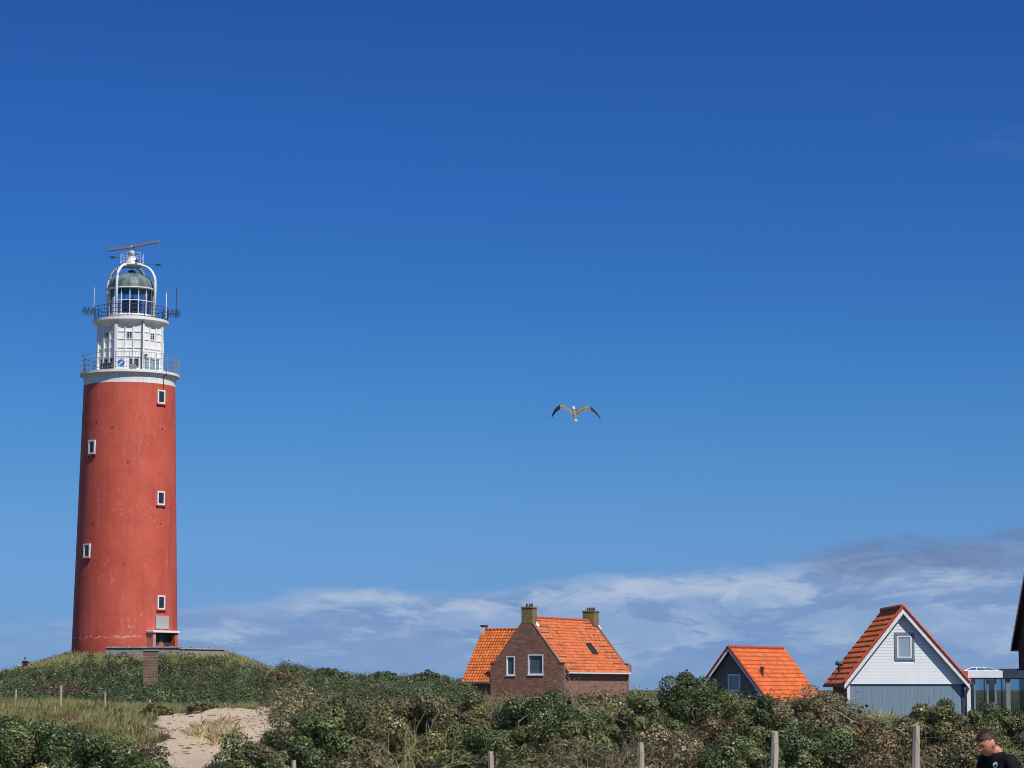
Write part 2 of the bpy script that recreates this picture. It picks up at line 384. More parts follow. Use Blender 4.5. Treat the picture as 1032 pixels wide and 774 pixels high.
def tag(o, label, cat, group=None, kind=None):
    if label: o['label'] = label
    if cat: o['category'] = cat
    if group: o['group'] = group
    if kind: o['kind'] = kind
    return o
def thing(name, label, cat, loc=(0, 0, 0), rotz=0.0, group=None):
    o = bpy.data.objects.new(name, None); COL.objects.link(o)
    o.location = loc; o.rotation_euler = (0, 0, rotz); o.empty_display_size = 0.5
    return tag(o, label, cat, group)

def holed_wall(name, outer, holes, depth, mat, parent, y=0.0):
    """wall in the x,z plane at local y, thickness depth towards +y, real openings"""
    bm = bmesh.new()
    for loop in [outer] + [[(a, c), (b, c), (b, d), (a, d)] for (a, b, c, d) in holes]:
        vs = [bm.verts.new((x, y, z)) for x, z in loop]
        for i in range(len(vs)): bm.edges.new((vs[i], vs[(i+1) % len(vs)]))
    bmesh.ops.triangle_fill(bm, use_beauty=True, use_dissolve=False, edges=bm.edges[:])
    r = bmesh.ops.extrude_face_region(bm, geom=bm.faces[:])
    for v in [g for g in r['geom'] if isinstance(g, bmesh.types.BMVert)]: v.co.y += depth
    bmesh.ops.recalc_face_normals(bm, faces=bm.faces)
    me = bpy.data.meshes.new(name); bm.to_mesh(me); bm.free(); me.materials.append(mat)
    o = bpy.data.objects.new(name, me); COL.objects.link(o); o.parent = parent
    return o

def window(parent, x0, x1, z0, z1, y, frame_mat, pane_mat, fw=0.07, name='window', mull=(), trans=(), mtx=None, proud=0.03, deep=0.10):
    """window in plane y (outside is -y): ring frame, recessed pane"""
    f = MB()
    def bx(*a): f.box(*a, mtx=mtx)
    bx(x0, x0+fw, y-proud, y+deep, z0, z1); bx(x1-fw, x1, y-proud, y+deep, z0, z1)
    bx(x0+fw, x1-fw, y-proud, y+deep, z0, z0+fw); bx(x0+fw, x1-fw, y-proud, y+deep, z1-fw, z1)
    for mx in mull: bx(mx-fw*.35, mx+fw*.35, y-proud+.01, y+deep-.01, z0+fw, z1-fw)
    for mz in trans: bx(x0+fw, x1-fw, y-proud+.012, y+deep-.012, mz-fw*.35, mz+fw*.35)
    o = f.build(name, frame_mat, parent)
    p = MB(); p.box(x0+fw*.9, x1-fw*.9, y+deep*.45, y+deep*.6, z0+fw*.9, z1-fw*.9, mtx=mtx)
    p.build('pane', pane_mat, o)
    return o

def tiles(name, parent, O, U, D, L, S, base, mat=None, seed=1, marks=None, period=0.30, course=0.34):
    """pantiled slope: O origin at ridge corner, U unit along ridge, D unit down slope, real waves and lapped courses"""
    r = np.random.default_rng(seed)
    O, U, D = (np.array(v, float) for v in (O, U, D)); Nn = np.cross(U, D); Nn /= np.linalg.norm(Nn)
    if Nn[2] < 0: Nn = -Nn
    nc = max(1, round(L / period)); nr = max(1, round(S / course)); sub = 6
    pe = L / nc; co = S / nr
    us = np.linspace(0, L, nc*sub + 1)
    w = 0.032 * np.sin(2*np.pi*us/pe) + 0.012*np.sin(4*np.pi*us/pe)
    V = []; C = []; Fc = []; n = 0
    colid = np.minimum((np.arange(len(us)) / sub).astype(int), nc - 1)
    for k in range(nr):
        s0 = k*co; s1 = (k+1)*co + 0.03
        jit = r.normal(0, 0.003, nc + 1)[colid]
        tone = np.clip(r.normal(1, 0.14, nc + 1), 0.55, 1.3)[colid]
        cc = np.array(base)[None, :] * tone[:, None]
        if marks is not None:
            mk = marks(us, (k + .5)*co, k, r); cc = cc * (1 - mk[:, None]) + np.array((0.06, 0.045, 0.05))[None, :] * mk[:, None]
        base_c = np.array(base)[None, :] * tone[:, None]
        rows = [(s0, 0.0, 0), (s1-.15, .015, 0), (s1-.145, .016, 1), (s1, 0.024, 1), (s1, 0.0, 1)]
        for (s, h, q_) in rows:
            V.append(O[None] + us[:, None]*U[None] + s*D[None] + (w + h + jit + 0.06)[:, None]*Nn[None]); C.append(cc if q_ else base_c)
        m = len(us)
        for q in range(4):
            a = n + q*m + np.arange(m-1)
            Fc.append(np.stack([a, a+1, a+1+m, a+m], 1))
        n += 5*m
    V = np.concatenate(V); C = np.concatenate(C); Fc = np.concatenate(Fc)
    o = link_mesh(name, V, Fc, mat or M['tile'], parent, C)
    # solid deck under the tiles
    d = MB(); a = O; 
    pts = [O, O+U*L, O+U*L+D*S, O+D*S]
    d.add([p + Nn*0.03 for p in pts] + [p - Nn*0.09 for p in pts], [(0,1,2,3),(7,6,5,4),(0,4,5,1),(1,5,6,2),(2,6,7,3),(3,7,4,0)])
    d.build('roof_deck', M['curb'], o)
    return o

# ------------------------------------------------------------------ terrain
D_ = np.array([0, 22, 30, 45, 60, 80, 100, 112, 125, 150, 180, 205, 216, 226, 250, 300, 420, 1500], float)
U_ = np.array([-600, -60, 0, 40, 75, 125, 180, 230, 268, 300, 350, 450, 550, 700, 850, 1032, 1700], float)
Z_ = np.array([
 [0.05]*17,
 [0.08]*17,
 [.2,.2,.2,.2,.2,.2,.2,.25,.3,.3,.35,.4,.45,.6,.7,.7,.6],
 [.3,.3,.3,.3,.3,.3,.15,.1,.1,.3,.45,.55,.65,.75,.85,.85,.8],
 [.5,.5,.5,.5,.45,.4,.42,.42,.45,.5,.6,.7,.8,.9,.95,.95,.9],
 [.8,.8,.8,.8,.8,.85,.92,1.0,1.1,1.15,1.0,.95,.95,.95,.9,.8,.8],
 [1.2,1.2,1.2,1.2,1.2,1.2,1.30,1.42,1.55,1.55,1.15,1.0,1.0,.95,.7,.7,.7],
 [1.75,1.75,1.75,1.7,1.6,1.5,1.35,1.35,1.45,1.5,1.2,1.0,1.0,.8,.3,.4,.5],
 [1.4,1.4,1.4,1.4,1.4,1.35,1.3,1.25,1.3,1.35,1.25,1.0,.9,.3,.0,.1,.4],
 [1.3,1.3,1.35,1.35,1.35,1.35,1.35,1.35,1.35,1.3,1.2,1.0,.5,-.9,.0,.0,.3],
 [2.0,2.0,2.1,2.2,2.3,2.4,2.5,2.5,2.3,2.1,1.9,1.5,.8,-.6,.2,.3,.5],
 [2.6,2.8,3.1,3.7,4.6,4.85,4.9,4.8,3.9,3.0,2.4,1.9,.8,.2,.5,.6,.7],
 [2.8,3.0,3.5,4.5,5.55,5.7,5.7,5.5,4.3,3.3,2.6,2.2,.8,.5,.6,.7,.9],
 [2.8,3.0,3.5,4.4,5.3,5.5,5.5,5.2,4.2,3.3,2.7,2.4,.8,.5,.6,.7,.9],
 [2.4,2.6,3.0,3.6,4.1,4.3,4.3,4.0,3.5,3.1,2.7,2.4,1.2,.6,.6,.7,.8],
 [1.5,1.8,2.0,2.2,2.5,2.6,2.6,2.5,2.3,2.2,2.0,1.8,1.2,.8,.6,.6,.6],
 [.5]*17, [0]*17], float)
GU = np.linspace(-600, 1700, 576); GD = np.concatenate([np.linspace(0, 300, 301), np.linspace(310, 1500, 60)])
_t = np.stack([np.interp(GU, U_, Z_[i]) for i in range(len(D_))])
_t = np.stack([np.interp(GD, D_, _t[:, j]) for j in range(len(GU))], 1)
for _ in range(3):
    k = np.ones(5)/5
    _t = np.apply_along_axis(lambda a: np.convolve(np.pad(a, 2, 'edge'), k, 'valid'), 1, _t)
    _t = np.apply_along_axis(lambda a: np.convolve(np.pad(a, 2, 'edge'), k, 'valid'), 0, _t)
def G(x, y, rough=True):
    x = np.asarray(x, float); y = np.asarray(y, float)
    d = np.hypot(x, y); u = np.where(y > 0.1, x/np.maximum(y, 0.1)*F + CU, np.where(x > 0, 1700, -600)); u = np.clip(u, -600, 1700)
    iu = np.interp(u, GU, np.arange(len(GU))); idd = np.interp(np.clip(y, 0, 1500), GD, np.arange(len(GD)))
    i0 = np.clip(iu.astype(int), 0, len(GU)-2); j0 = np.clip(idd.astype(int), 0, len(GD)-2); fi = iu-i0; fj = idd-j0
    z = (_t[j0, i0]*(1-fi)+_t[j0, i0+1]*fi)*(1-fj) + (_t[j0+1, i0]*(1-fi)+_t[j0+1, i0+1]*fi)*fj
    if rough:
        amp = np.clip((y-24)/20, 0, 1)*np.clip((600-y)/300, 0.15, 1)
        z = z + amp*(0.10*np.sin(x*0.9+y*0.31)*np.sin(y*0.5-x*0.2) + 0.05*np.sin(x*2.3-y*1.1)*np.sin(y*1.7+1) + 0.035*np.sin(x*4.1+y*.7)*np.sin(y*2.9-x) ) + np.clip((y-55)/10, 0, 1)*np.clip((112-y)/10, 0, 1)*(0.09*np.sin(x*1.9+y*.8+2)*np.sin(y*.9+.5*x) + .04*np.sin(x*5.3+1)*np.sin(y*3.7+x*2))
    return z
def g1(x, y): return float(G(np.array([x]), np.array([y]))[0])

def sand_mask(x, y):
    u = x/np.maximum(y, 1)*F + CU
    wob = 14*np.sin(y*.21+1) + 9*np.sin(y*.53+x*.9) + 5*np.sin(x*2.1+y*1.3)
    s = np.exp(-((u+wob-224 - (y-80)*.9)/(72 - np.clip(72-y, 0, 14)*1.5))**4) * np.clip((y-50)/6, 0, 1) * np.clip((107-y+wob*.25)/5, 0, 1)
    s2 = np.exp(-((u+wob-300)/34)**4) * np.clip((y-94)/6, 0, 1)*np.clip((112-y)/5, 0, 1)
    s3 = np.exp(-((u+wob-715)/26)**4) * np.exp(-((y-60)/7)**4)
    s4 = 0*s3
    trk = 0.8*np.clip((24-y)/4, 0, 1)*np.clip((y-8)/4, 0, 1)*(np.abs(x) < 40)
    return np.clip(np.maximum.reduce([s, s2, s3, s4, trk]), 0, 1)

def build_ground():
    fine = np.concatenate([np.arange(-14, 14.01, 0.125)])
    ang = np.concatenate([np.arange(-180, -14, 4.0), fine, np.arange(18, 178, 4.0)])
    rr = [1.0]
    while rr[-1] < 280: rr.append(rr[-1]*1.011 + 0.02)
    while rr[-1] < 9000: rr.append(rr[-1]*1.15)
    rr = np.array(rr); A, R = np.meshgrid(np.radians(ang), rr)
    X = (R*np.sin(A)); Y = R*np.cos(A); Z = G(X, Y)
    Z = np.where(R > 1000, Z - 0*R, Z)
    na, nr = len(ang), len(rr)
    V = np.stack([X.ravel(), Y.ravel(), Z.ravel()], 1)
    i = np.arange(nr-1)[:, None]*na; j = np.arange(na)[None]; jn = (j+1) % na
    Fc = np.stack([i+j, i+jn, i+na+jn, i+na+j], -1).reshape(-1, 4)[:, ::-1]
    C = np.zeros((len(V), 3)); C[:, 0] = sand_mask(V[:, 0], V[:, 1])
    # centre cap
    V = np.vstack([V, [[0, 0, g1(0, 1.0)]]]); C = np.vstack([C, [[0.8, 0, 0]]])
    o = link_mesh('ground', V, Fc, M['ground'], None, C, smooth=True)
    bm = bmesh.new(); bm.from_mesh(o.data); bm.verts.ensure_lookup_table()
    for k in range(na): 
        bm.faces.new((bm.verts[len(V)-1], bm.verts[(k+1) % na], bm.verts[k]))
    bmesh.ops.recalc_face_normals(bm, faces=bm.faces); bm.to_mesh(o.data); bm.free()
    tag(o, 'sandy dune ground with low rises', None, kind='structure')
build_ground()

# ------------------------------------------------------------------ vegetation
def unit(v): return v / np.maximum(np.linalg.norm(v, axis=-1, keepdims=True), 1e-9)

def leaf_quads(pos, nrm, size, aspect, r, fold=True):
    """diamond leaves at pos facing nrm"""
    n = len(pos); t = unit(np.cross(nrm, r.normal(size=(n, 3)))); b = np.cross(nrm, t)
    L = size[:, None]; W = (size*aspect)[:, None]
    V = np.stack([pos - t*L*.5, pos + b*W*.5 - t*L*.08, pos + t*L*.5 - nrm*L*.12, pos - b*W*.5 - t*L*.08], 1).reshape(-1, 3)
    Fc = np.arange(4*n).reshape(-1, 4)
    return V, Fc

def pal(r, n, cols, wts, var=0.21):
    cols = np.array(cols, float); k = r.choice(len(cols), n, p=np.array(wts)/sum(wts))
    c = cols[k] * 1.12 * np.exp(r.normal(0, var, (n, 1))) * np.exp(r.normal(0, 0.06, (n, 3)))
    return c

GREEN = [(0.080, 0.108, 0.036), (0.125, 0.150, 0.052), (0.045, 0.068, 0.024), (0.20, 0.20, 0.085), (0.19, 0.14, 0.085)]
OLIVE = [(0.125, 0.125, 0.042), (0.17, 0.155, 0.06), (0.07, 0.082, 0.028), (0.24, 0.20, 0.11), (0.21, 0.14, 0.09)]
BUCK = [(0.075, 0.100, 0.040), (0.110, 0.135, 0.060), (0.045, 0.064, 0.026), (0.15, 0.165, 0.075), (0.13, 0.115, 0.05)]
BROWN = [(0.22, 0.175, 0.095), (0.15, 0.125, 0.06), (0.29, 0.235, 0.14), (0.10, 0.105, 0.04), (0.18, 0.13, 0.07)]
REDBR = [(0.17, 0.105, 0.058), (0.12, 0.075, 0.04), (0.21, 0.145, 0.08), (0.09, 0.085, 0.035), (0.15, 0.12, 0.055)]

def bush_leaves(r, rx, ry, h, n, lsize, cols, wts, nclump, hollow=0.25, flat=0.0):
    """leaf clumps spread through a domed, uneven crown; returns arrays and clump centres"""
    i_ = np.arange(nclump) + .5; zc = 1 - i_/nclump*(1.0 + hollow*0.25)
    ph = i_*2.39996 + r.uniform(0, 6.28) ; rc_ = np.sqrt(np.maximum(0, 1-zc*zc))
    d = unit(np.stack([rc_*np.cos(ph), rc_*np.sin(ph), zc], 1) + r.normal(0, .10, (nclump, 3)))
    lump = 0.90 + 0.09*np.sin(d[:, 0]*4 + r.uniform(0, 6)) * np.sin(d[:, 1]*3.4 + r.uniform(0, 6)) + r.uniform(-.10, .08, nclump)
    rad_ = lump * np.where(r.random(nclump) < 0.80, r.uniform(.86, 1.0, nclump), r.uniform(.5, .8, nclump))
    ctr = d * rad_[:, None] * np.array([rx, ry, h*0.80]); ctr[:, 2] += h*0.14
    ctr[:, 2] = np.maximum(ctr[:, 2], h*0.05)
    cr = r.uniform(.7, 1.3, nclump)*np.sqrt(2*math.pi*rx*h/nclump)*0.46
    k = r.integers(0, nclump, n)
    dd = unit(r.normal(size=(n, 3))); dd[:, 2] += 0.25; dd = unit(dd)
    q = r.uniform(.25, 1.0, n)**0.30
    pos = ctr[k] + dd*(cr[k]*q*1.12)[:, None]*np.array([1, 1, .85])
    # long shoots poking out
    sh = r.random(n) < 0.04; pos[sh] += dd[sh]*(cr[k][sh]*r.uniform(.1, .4, sh.sum()))[:, None]
    sd_ = np.array([0.35, -0.45, 0.6])
    nr = unit(dd*0.95 + r.normal(size=(n, 3))*0.42 + np.array([0, 0, 0.30]))
    V, Fc = leaf_quads(pos, nr, lsize*np.exp(r.normal(0, .34, n)), 0.6, r)
    tonek = np.exp(r.normal(0, 0.24, nclump))
    mixk = r.random(nclump)
    C = pal(r, n, cols, wts, .17)
    cw = np.array(wts, float)/sum(wts); kc = np.array(cols, float)[r.choice(len(cols), nclump, p=cw)]
    use = r.random(n) < 0.62; C[use] = (kc[k] * np.exp(r.normal(0, .15, (n, 1))))[use]
    C *= tonek[k][:, None]
    return V, Fc, np.repeat(C, 4, 0), ctr, cr

def stems(r, ctr, base_r, n_main, rad0=0.02, col=(0.16, 0.12, 0.085), extra=0, h=1.5, rx=1.0, ry=1.0, sides=4):
    mb = MB()
    tg = ctr[r.choice(len(ctr), min(n_main, len(ctr)), replace=False)]
    for t in tg:
        b = np.array([r.normal(0, base_r*.5), r.normal(0, base_r*.5), -0.15])
        mid = b*0.45 + t*0.55 + r.normal(0, .12, 3)*h*.6; mid[2] = max(mid[2], 0.08) - 0.05*h
        p = [b, (b+mid)/2 + r.normal(0, .04, 3)*h, mid, (mid+t)/2 + r.normal(0, .05, 3)*h, t]
        rr = rad0*r.uniform(.6, 1.3)
        mb.tube(p, [rr, rr*.8, rr*.62, rr*.42, rr*.2], sides, cap=False)
        for _ in range(3):
            s0 = p[r.integers(1, 4)]; e = s0 + (unit(r.normal(size=3)+np.array([0, 0, .6]))*h*r.uniform(.18, .4)); m2 = (s0+e)/2 + r.normal(0, .03, 3)*h
            mb.tube([s0, m2, e], [rr*.4, rr*.28, rr*.12], 3, cap=False)
    for _ in range(extra):
        a = r.uniform(0, 6.28); s0 = np.array([math.cos(a)*rx*r.uniform(.5, .95), math.sin(a)*ry*r.uniform(.5, .95), h*r.uniform(.02, .55)])
        e = s0 + unit(r.normal(size=3) + np.array([0, -.2, .5]))*h*r.uniform(.2, .5); m2 = (s0+e)/2 + r.normal(0, .05, 3)*h
        mb.tube([s0, m2, e], [rad0*.35, rad0*.25, rad0*.1], 3, cap=False)
    cols = np.array(col)[None]*np.exp(r.normal(0, .25, (len(mb.v), 1)))
    return mb, cols

def shrub(name, label, u, vtop, Y, wpx, cols, wts, seed, dens=1.0, lsize=0.052, hollow=0.3, twigs=14, extra=20, twcol=(0.17, 0.13, 0.09), depth=None, cat='shrub', group=None, nclump=None, hmin=0.5):
    r = np.random.default_rng(seed)
    p = P(u, vtop, Y); z0 = g1(p.x, Y) - 0.05
    h = max(hmin, p.z - z0)*1.03; rx = wpx/F*Y/2*1.12; ry = depth if depth else rx*0.9
    root = thing(name, label, cat, (p.x, Y, z0), r.uniform(-.2, .2), group)
    area = rx*h*3.0
    if lsize < .07: lsize = lsize*.80; dens = dens*.95
    n = int(dens * 5.2 * area / (lsize*lsize*0.35) * 0.55)
    n = min(int(n*1.35), 46000)
    nc = nclump or int(18 + 25*rx)
    V, Fc, C, ctr, cr = bush_leaves(r, rx*0.92, ry, h*0.93, n, lsize, cols, wts, nc, hollow)
    keep = None
    fo = link_mesh('foliage', V, Fc, M['leaf'], root, C)
    mb, cc = stems(r, ctr, rx*.35, twigs, 0.022*max(h, .8)/1.5, twcol, extra, h, rx, ry)
    link_mesh('branches', mb.v, mb.f, M['twig'], root, cc)
    return root

GW = [4, 3, 3, 1.2, .6]
# (label, u, vtop, Y, width px, palette, weights, density, leaf size, hollow, twigs, extra)
SHRUBS = [
 # far-left foreground
 ('leafy green bush at the bottom left corner below the grass rise', 30, 716, 47, 120, GREEN, GW, 1.0, .055, .2, 10, 6, {}),
 ('broad green bush bottom left, second from the left corner', 110, 733, 44, 120, GREEN, [4,4,2,1.5,.6], 1.0, .055, .2, 10, 6, {}),
 ('yellow flowered green bush in front of the grassy rise at left', 52, 722, 52, 60, OLIVE, [3,3,2,2,1], .9, .05, .2, 8, 6, {}),
 ('low green bush at the foot of the sand patch, left side', 160, 752, 43, 60, GREEN, [4,4,2,1.5,.6], .8, .05, .1, 8, 8, {'hmin': .4}),
 ('low leafy bush covering the foot of the bare sand patch, right side', 252, 735, 42, 105, GREEN, [4,4,2,1.5,.6], 1.0, .052, .15, 10, 8, {}),
 ('small dark bush on the sand beside the leafy bushes right of the sand patch', 281, 713, 55, 36, GREEN, [3,2,4,1,2], .8, .05, .3, 8, 14, {}),
 ('dark green bush at the left edge, right under the grassy rise', 5, 713, 56, 70, GREEN, [3,3,4,1,1], 1.0, .055, .2, 8, 6, {}),
 ('low green bush between the two broad bushes at bottom left', 82, 729, 50, 80, GREEN, [4,4,3,1.5,.6], 1.0, .055, .15, 8, 6, {'hmin': .5}),
 ('olive bush with thin shoots just left of the bare sand patch', 140, 738, 50, 60, OLIVE, [3,3,3,2,1.5], .9, .05, .2, 8, 12, {'hmin': .45}),
 # middle
 ('big glossy green bush right of the bare sand patch', 333, 702, 46, 120, GREEN, [3,4,3,2,.8], 1.1, .058, .5, 16, 30, {}),
 ('bush with a dark hollow centre and tangled bare lower branches', 418, 694, 46, 120, OLIVE, [3,3,4,1.5,1.4], 1.0, .052, .75, 24, 60, {}),
 ('olive bush left of the brick house gable, pale seedy top', 470, 693, 52, 80, OLIVE, [3,4,2,3,2], .9, .05, .4, 12, 20, {}),
 ('large rounded green bush straight in front of the brick house gable', 552, 686, 50, 128, GREEN, [3,4,3,2.4,1], 1.1, .054, .6, 20, 40, {}),
 ('mid green bush in front of the right end of the brick house', 632, 694, 52, 90, GREEN, [3,3,3,3,1.5], 1.0, .05, .45, 14, 30, {}),
 ('tallest dark round bush between the brick house and the grey gabled house', 700, 671, 54, 108, GREEN, [4,3,4,1.5,.8], 1.25, .052, .45, 20, 30, {}),
 ('green bush just in front of the grey gabled house', 772, 697, 50, 90, GREEN, [3,3,3,2,1], 1.0, .05, .3, 14, 16, {}),
 ('brown topped bush between the grey gabled house and the white gabled house', 822, 690, 66, 84, OLIVE, [2,2,2,2,5], .9, .055, .3, 12, 20, {}),
 ('dense green bush low beside the fence post, below the grey gabled house', 745, 735, 38, 90, GREEN, [4,3,3,1.6,.7], 1.0, .048, .2, 12, 14, {}),
 ('green bush low in the middle of the two right fence posts', 828, 722, 39, 100, GREEN, [4,4,3,1.6,1], 1.0, .048, .25, 12, 24, {}),
 ('reddish brown dry bush below the blue lower wall of the white house', 868, 716, 46, 70, REDBR, [3,2,3,3,2], .8, .046, .3, 12, 34, {}),
 ('olive rounded bush in front of the right corner of the white gabled house', 941, 697, 47, 88, OLIVE, [3,3,4,1.6,1.2], 1.15, .050, .4, 18, 30, {}),
 ('green hedge bush in front of the glass extension', 1003, 707, 56, 90, GREEN, [4,4,2,2,1], 1.0, .052, .2, 12, 12, {}),
 ('dark green bush in front of the dark house at the right edge', 1060, 706, 58, 90, GREEN, [4,3,3,1,1], 1.0, .052, .2, 12, 10, {}),
 ('tangled twiggy bush behind the man in the black shirt', 975, 727, 34, 100, OLIVE, [2,2,4,1.5,2.5], .9, .042, .55, 22, 80, {'twcol': (.24,.18,.13)}),
 ('dark twiggy bush at the right edge, behind the man', 1045, 728, 33, 90, OLIVE, [2,2,4,1,2], .9, .042, .5, 16, 50, {}),
 # brown lower growth
 ('dry brown bramble patch left of the post under the brick house', 585, 738, 43, 95, BROWN, [3,3,2,2,2], .55, .045, .6, 20, 90, {'twcol': (.27,.20,.14)}),
 ('dry brown bramble patch right of the post under the brick house', 680, 730, 41, 100, BROWN, [4,2,3,2,1], .6, .045, .4, 18, 80, {'twcol': (.27,.20,.14)}),
 ('straw brown dead shrub low in front of the hollow bush', 372, 738, 41, 60, BROWN, [3,2,3,3,1], .5, .045, .5, 14, 60, {'twcol': (.25,.2,.14)}),
 ('small russet bush at the feet of the tallest round bush', 722, 716, 50, 60, REDBR, [3,3,3,2,2], .7, .045, .3, 10, 30, {}),
 ('brown undergrowth bush between the two right fence posts, low down', 890, 738, 36, 90, REDBR, [2,2,3,5,2], .7, .042, .4, 14, 60, {'twcol': (.24,.18,.13)}),
 ('shadowy green bush at the bottom centre behind the post', 480, 728, 41, 95, GREEN, [4,2,4,1,1], .9, .048, .6, 20, 50, {}),
]
for i, (lb, u, vt, Y, w, pc, wt, dn, ls, ho, tw, ex, kw) in enumerate(SHRUBS):
    shrub('shrub', lb, u, vt, Y, w, pc, wt, 100+i, dn, ls, ho, tw, ex, group='shrubs along the front of the dune', **kw)

# mid-distance shrubs one can tell apart
MID = [
 ('rounded pinkish brown shrub right of the lighthouse mound', 286, 672, 172, 46, BROWN, [3,3,1,4,2], 1.0, .12, .1, 6, 10, {}),
 ('dark shrub on the grassy rise below the brick pillar', 158, 708, 98, 34, OLIVE, [2,1,4,1,4], 1.0, .075, .2, 8, 16, {}),
 ('small dark shrub on the grassy rise, right of the brick pillar', 205, 708, 99, 34, OLIVE, [2,1,4,1,3], 1.0, .075, .2, 8, 16, {}),
 ('round dark green shrub on the skyline right of the mound', 330, 671, 200, 50, BUCK, GW, 1.0, .13, .1, 6, 0, {}),
 ('green skyline shrub midway between the mound and the brick house', 385, 675, 215, 50, BUCK, GW, 1.0, .13, .1, 6, 0, {}),
 ('dark skyline shrub close left of the brick house', 432, 676, 218, 54, BUCK, [4,2,4,1,1], 1.0, .13, .1, 6, 0, {}),
 ('low shrub beside the white corner post of the white house', 838, 694, 120, 40, BROWN, [2,2,1,5,2], .9, .10, .2, 8, 10, {}),
]
for i, (lb, u, vt, Y, w, pc, wt, dn, ls, ho, tw, ex, kw) in enumerate(MID):
    shrub('shrub', lb, u, vt, Y, w, pc, wt, 300+i, dn, ls, ho, tw, ex, group='shrubs further off in the dunes', **kw)

def scrub(name, label, pts, rr, hh, nface, fsize, cols, wts, seed):
    """low wind-clipped scrub: many small mounds of leaf clumps, one mesh"""
    r = np.random.default_rng(seed); n = len(pts)
    z = G(pts[:, 0], pts[:, 1])
    k = np.repeat(np.arange(n), nface); m = len(k)
    dd = unit(r.normal(size=(m, 3))); dd[:, 2] = np.abs(dd[:, 2]) - .08; dd = unit(dd)
    q = r.uniform(.72, 1.08, m)
    lump = 1 + .22*np.sin(dd[:, 0]*6 + k*1.7)*np.sin(dd[:, 1]*6 + k*2.3)
    pos = np.stack([pts[k, 0], pts[k, 1], z[k] - .05], 1) + dd*(q*lump)[:, None]*np.stack([rr[k], rr[k], hh[k]], 1)
    nr = unit(dd + r.normal(size=(m, 3))*.34 + np.array([0, 0, .10]))
    V, Fc = leaf_quads(pos, nr, fsize*np.exp(r.normal(0, .3, m)), .7, r)
    C = pal(r, m, cols, wts, .10)
    cw = np.array(wts, float)/sum(wts); kc = np.array(cols, float)[r.choice(len(cols), n, p=cw)]
    use = r.random(m) < 0.80; C[use] = (kc[k] * np.exp(r.normal(0, .08, (m, 1))))[use]
    C *= np.exp(r.normal(-.06, .34, n))[k][:, None]
    o = link_mesh(name, V, Fc, M['leaf'], None, np.repeat(C, 4, 0))
    return tag(o, label, 'scrub', kind='stuff')

def scatter(n, u0, u1, y0, y1, seed, cond=None):
    r = np.random.default_rng(seed)
    y = np.sqrt(r.uniform(y0*y0, y1*y1, n)); u = r.uniform(u0, u1, n); x = (u-CU)/F*y
    p = np.stack([x, y], 1)
    if cond is not None: p = p[cond(x, y, u, r)]
    return p
def n2(x, y, s=1.0): return np.sin(x*.31*s+1.3)*np.sin(y*.17*s+.7) + .5*np.sin(x*.83*s-y*.4*s)

def keep(x, y, u, r):
    front = (np.abs(u-165) < 118) & (y > 197) & ((y > 205) | (r.random(len(x)) < .62))
    return ~((u > 24) & (u < 98) & (y > 151) & (y < 178)) & ~front & ~((u < 85) & (y > 204)) & ~((np.abs(u-152) < 9) & (y < 176) & (y > 166))
pts = scatter(3000, -110, 470, 122, 214, 11, keep)
r_ = np.random.default_rng(5); s_ = r_.uniform(.36, .66, len(pts))
scrub('buckthorn_scrub', 'dense grey-green scrub covering the lighthouse mound', pts, s_, r_.uniform(.45, 1.05, len(pts)), 190, .095, BUCK, GW, 21)
pts = scatter(1150, 240, 475, 165, 245, 12, lambda x, y, u, r: ~((u < 285) & (y > 196)))
s_ = r_.uniform(.5, .95, len(pts))
scrub('buckthorn_scrub', 'green scrub on the low dunes between mound and brick house', pts, s_, r_.uniform(.5, 1.3, len(pts)), 260, .11, BUCK, [3,4,2,2,1], 22)
pts = scatter(60, -60, 175, 64, 98, 20, lambda x, y, u, r: sand_mask(x, y) < .2); s_ = r_.uniform(.3, .75, len(pts))
scrub('low_scrub', 'small dark bushes dotted through the pale grass at left', pts, s_, s_*.55, 330, .06, OLIVE, [2,1,4,1,2], 30)
pts = scatter(330, 24, 98, 152, 176, 13); s_ = r_.uniform(.4, .8, len(pts))
scrub('heather_scrub', 'dark reddish brown patch on the lighthouse mound, left', pts, s_, s_*.8, 130, .09, [(.11,.055,.042),(.085,.045,.034),(.14,.08,.055),(.07,.06,.03),(.10,.06,.04)], [3,4,2,2,1], 23)
pts = scatter(300, 290, 850, 62, 100, 14); s_ = r_.uniform(.7, 1.2, len(pts))
scrub('low_scrub', 'olive scrub behind the front row of shrubs', pts, s_, s_*1.05, 520, .072, OLIVE, [4,3,3,2,2], 24)
pts = scatter(380, 560, 860, 100, 135, 17); s_ = r_.uniform(.8, 1.5, len(pts))
scrub('low_scrub', 'dark green scrub at the foot of the brick and grey houses', pts, s_, s_*.95, 260, .10, GREEN, [4,3,3,2,1], 27)
pts = scatter(260, 840, 1120, 62, 115, 16); s_ = r_.uniform(.4, .7, len(pts))
pts_ = pts
scrub('low_scrub', 'low green scrub below the white house and glass extension', pts, s_, s_*.9, 420, .065, GREEN, [4,4,2,2,2], 26)
pts = scatter(170, 880, 1200, 150, 200, 18); s_ = r_.uniform(.9, 1.7, len(pts))
scrub('far_scrub', 'green scrub seen through the glass extension', pts, s_, s_*.9, 220, .13, GREEN, [4,4,2,2,1], 28)
pts = scatter(150, -60, 1150, 28, 62, 15, lambda x, y, u, r: ~((u > 150) & (u < 300) & (y > 46)) & ((u > 290) | (y > 40))); s_ = r_.uniform(.3, .75, len(pts))
scrub('undergrowth', 'mixed brown and green undergrowth between the front shrubs', pts, s_, s_*.9, 330, .045, OLIVE, [3,2,3,3,4], 25)

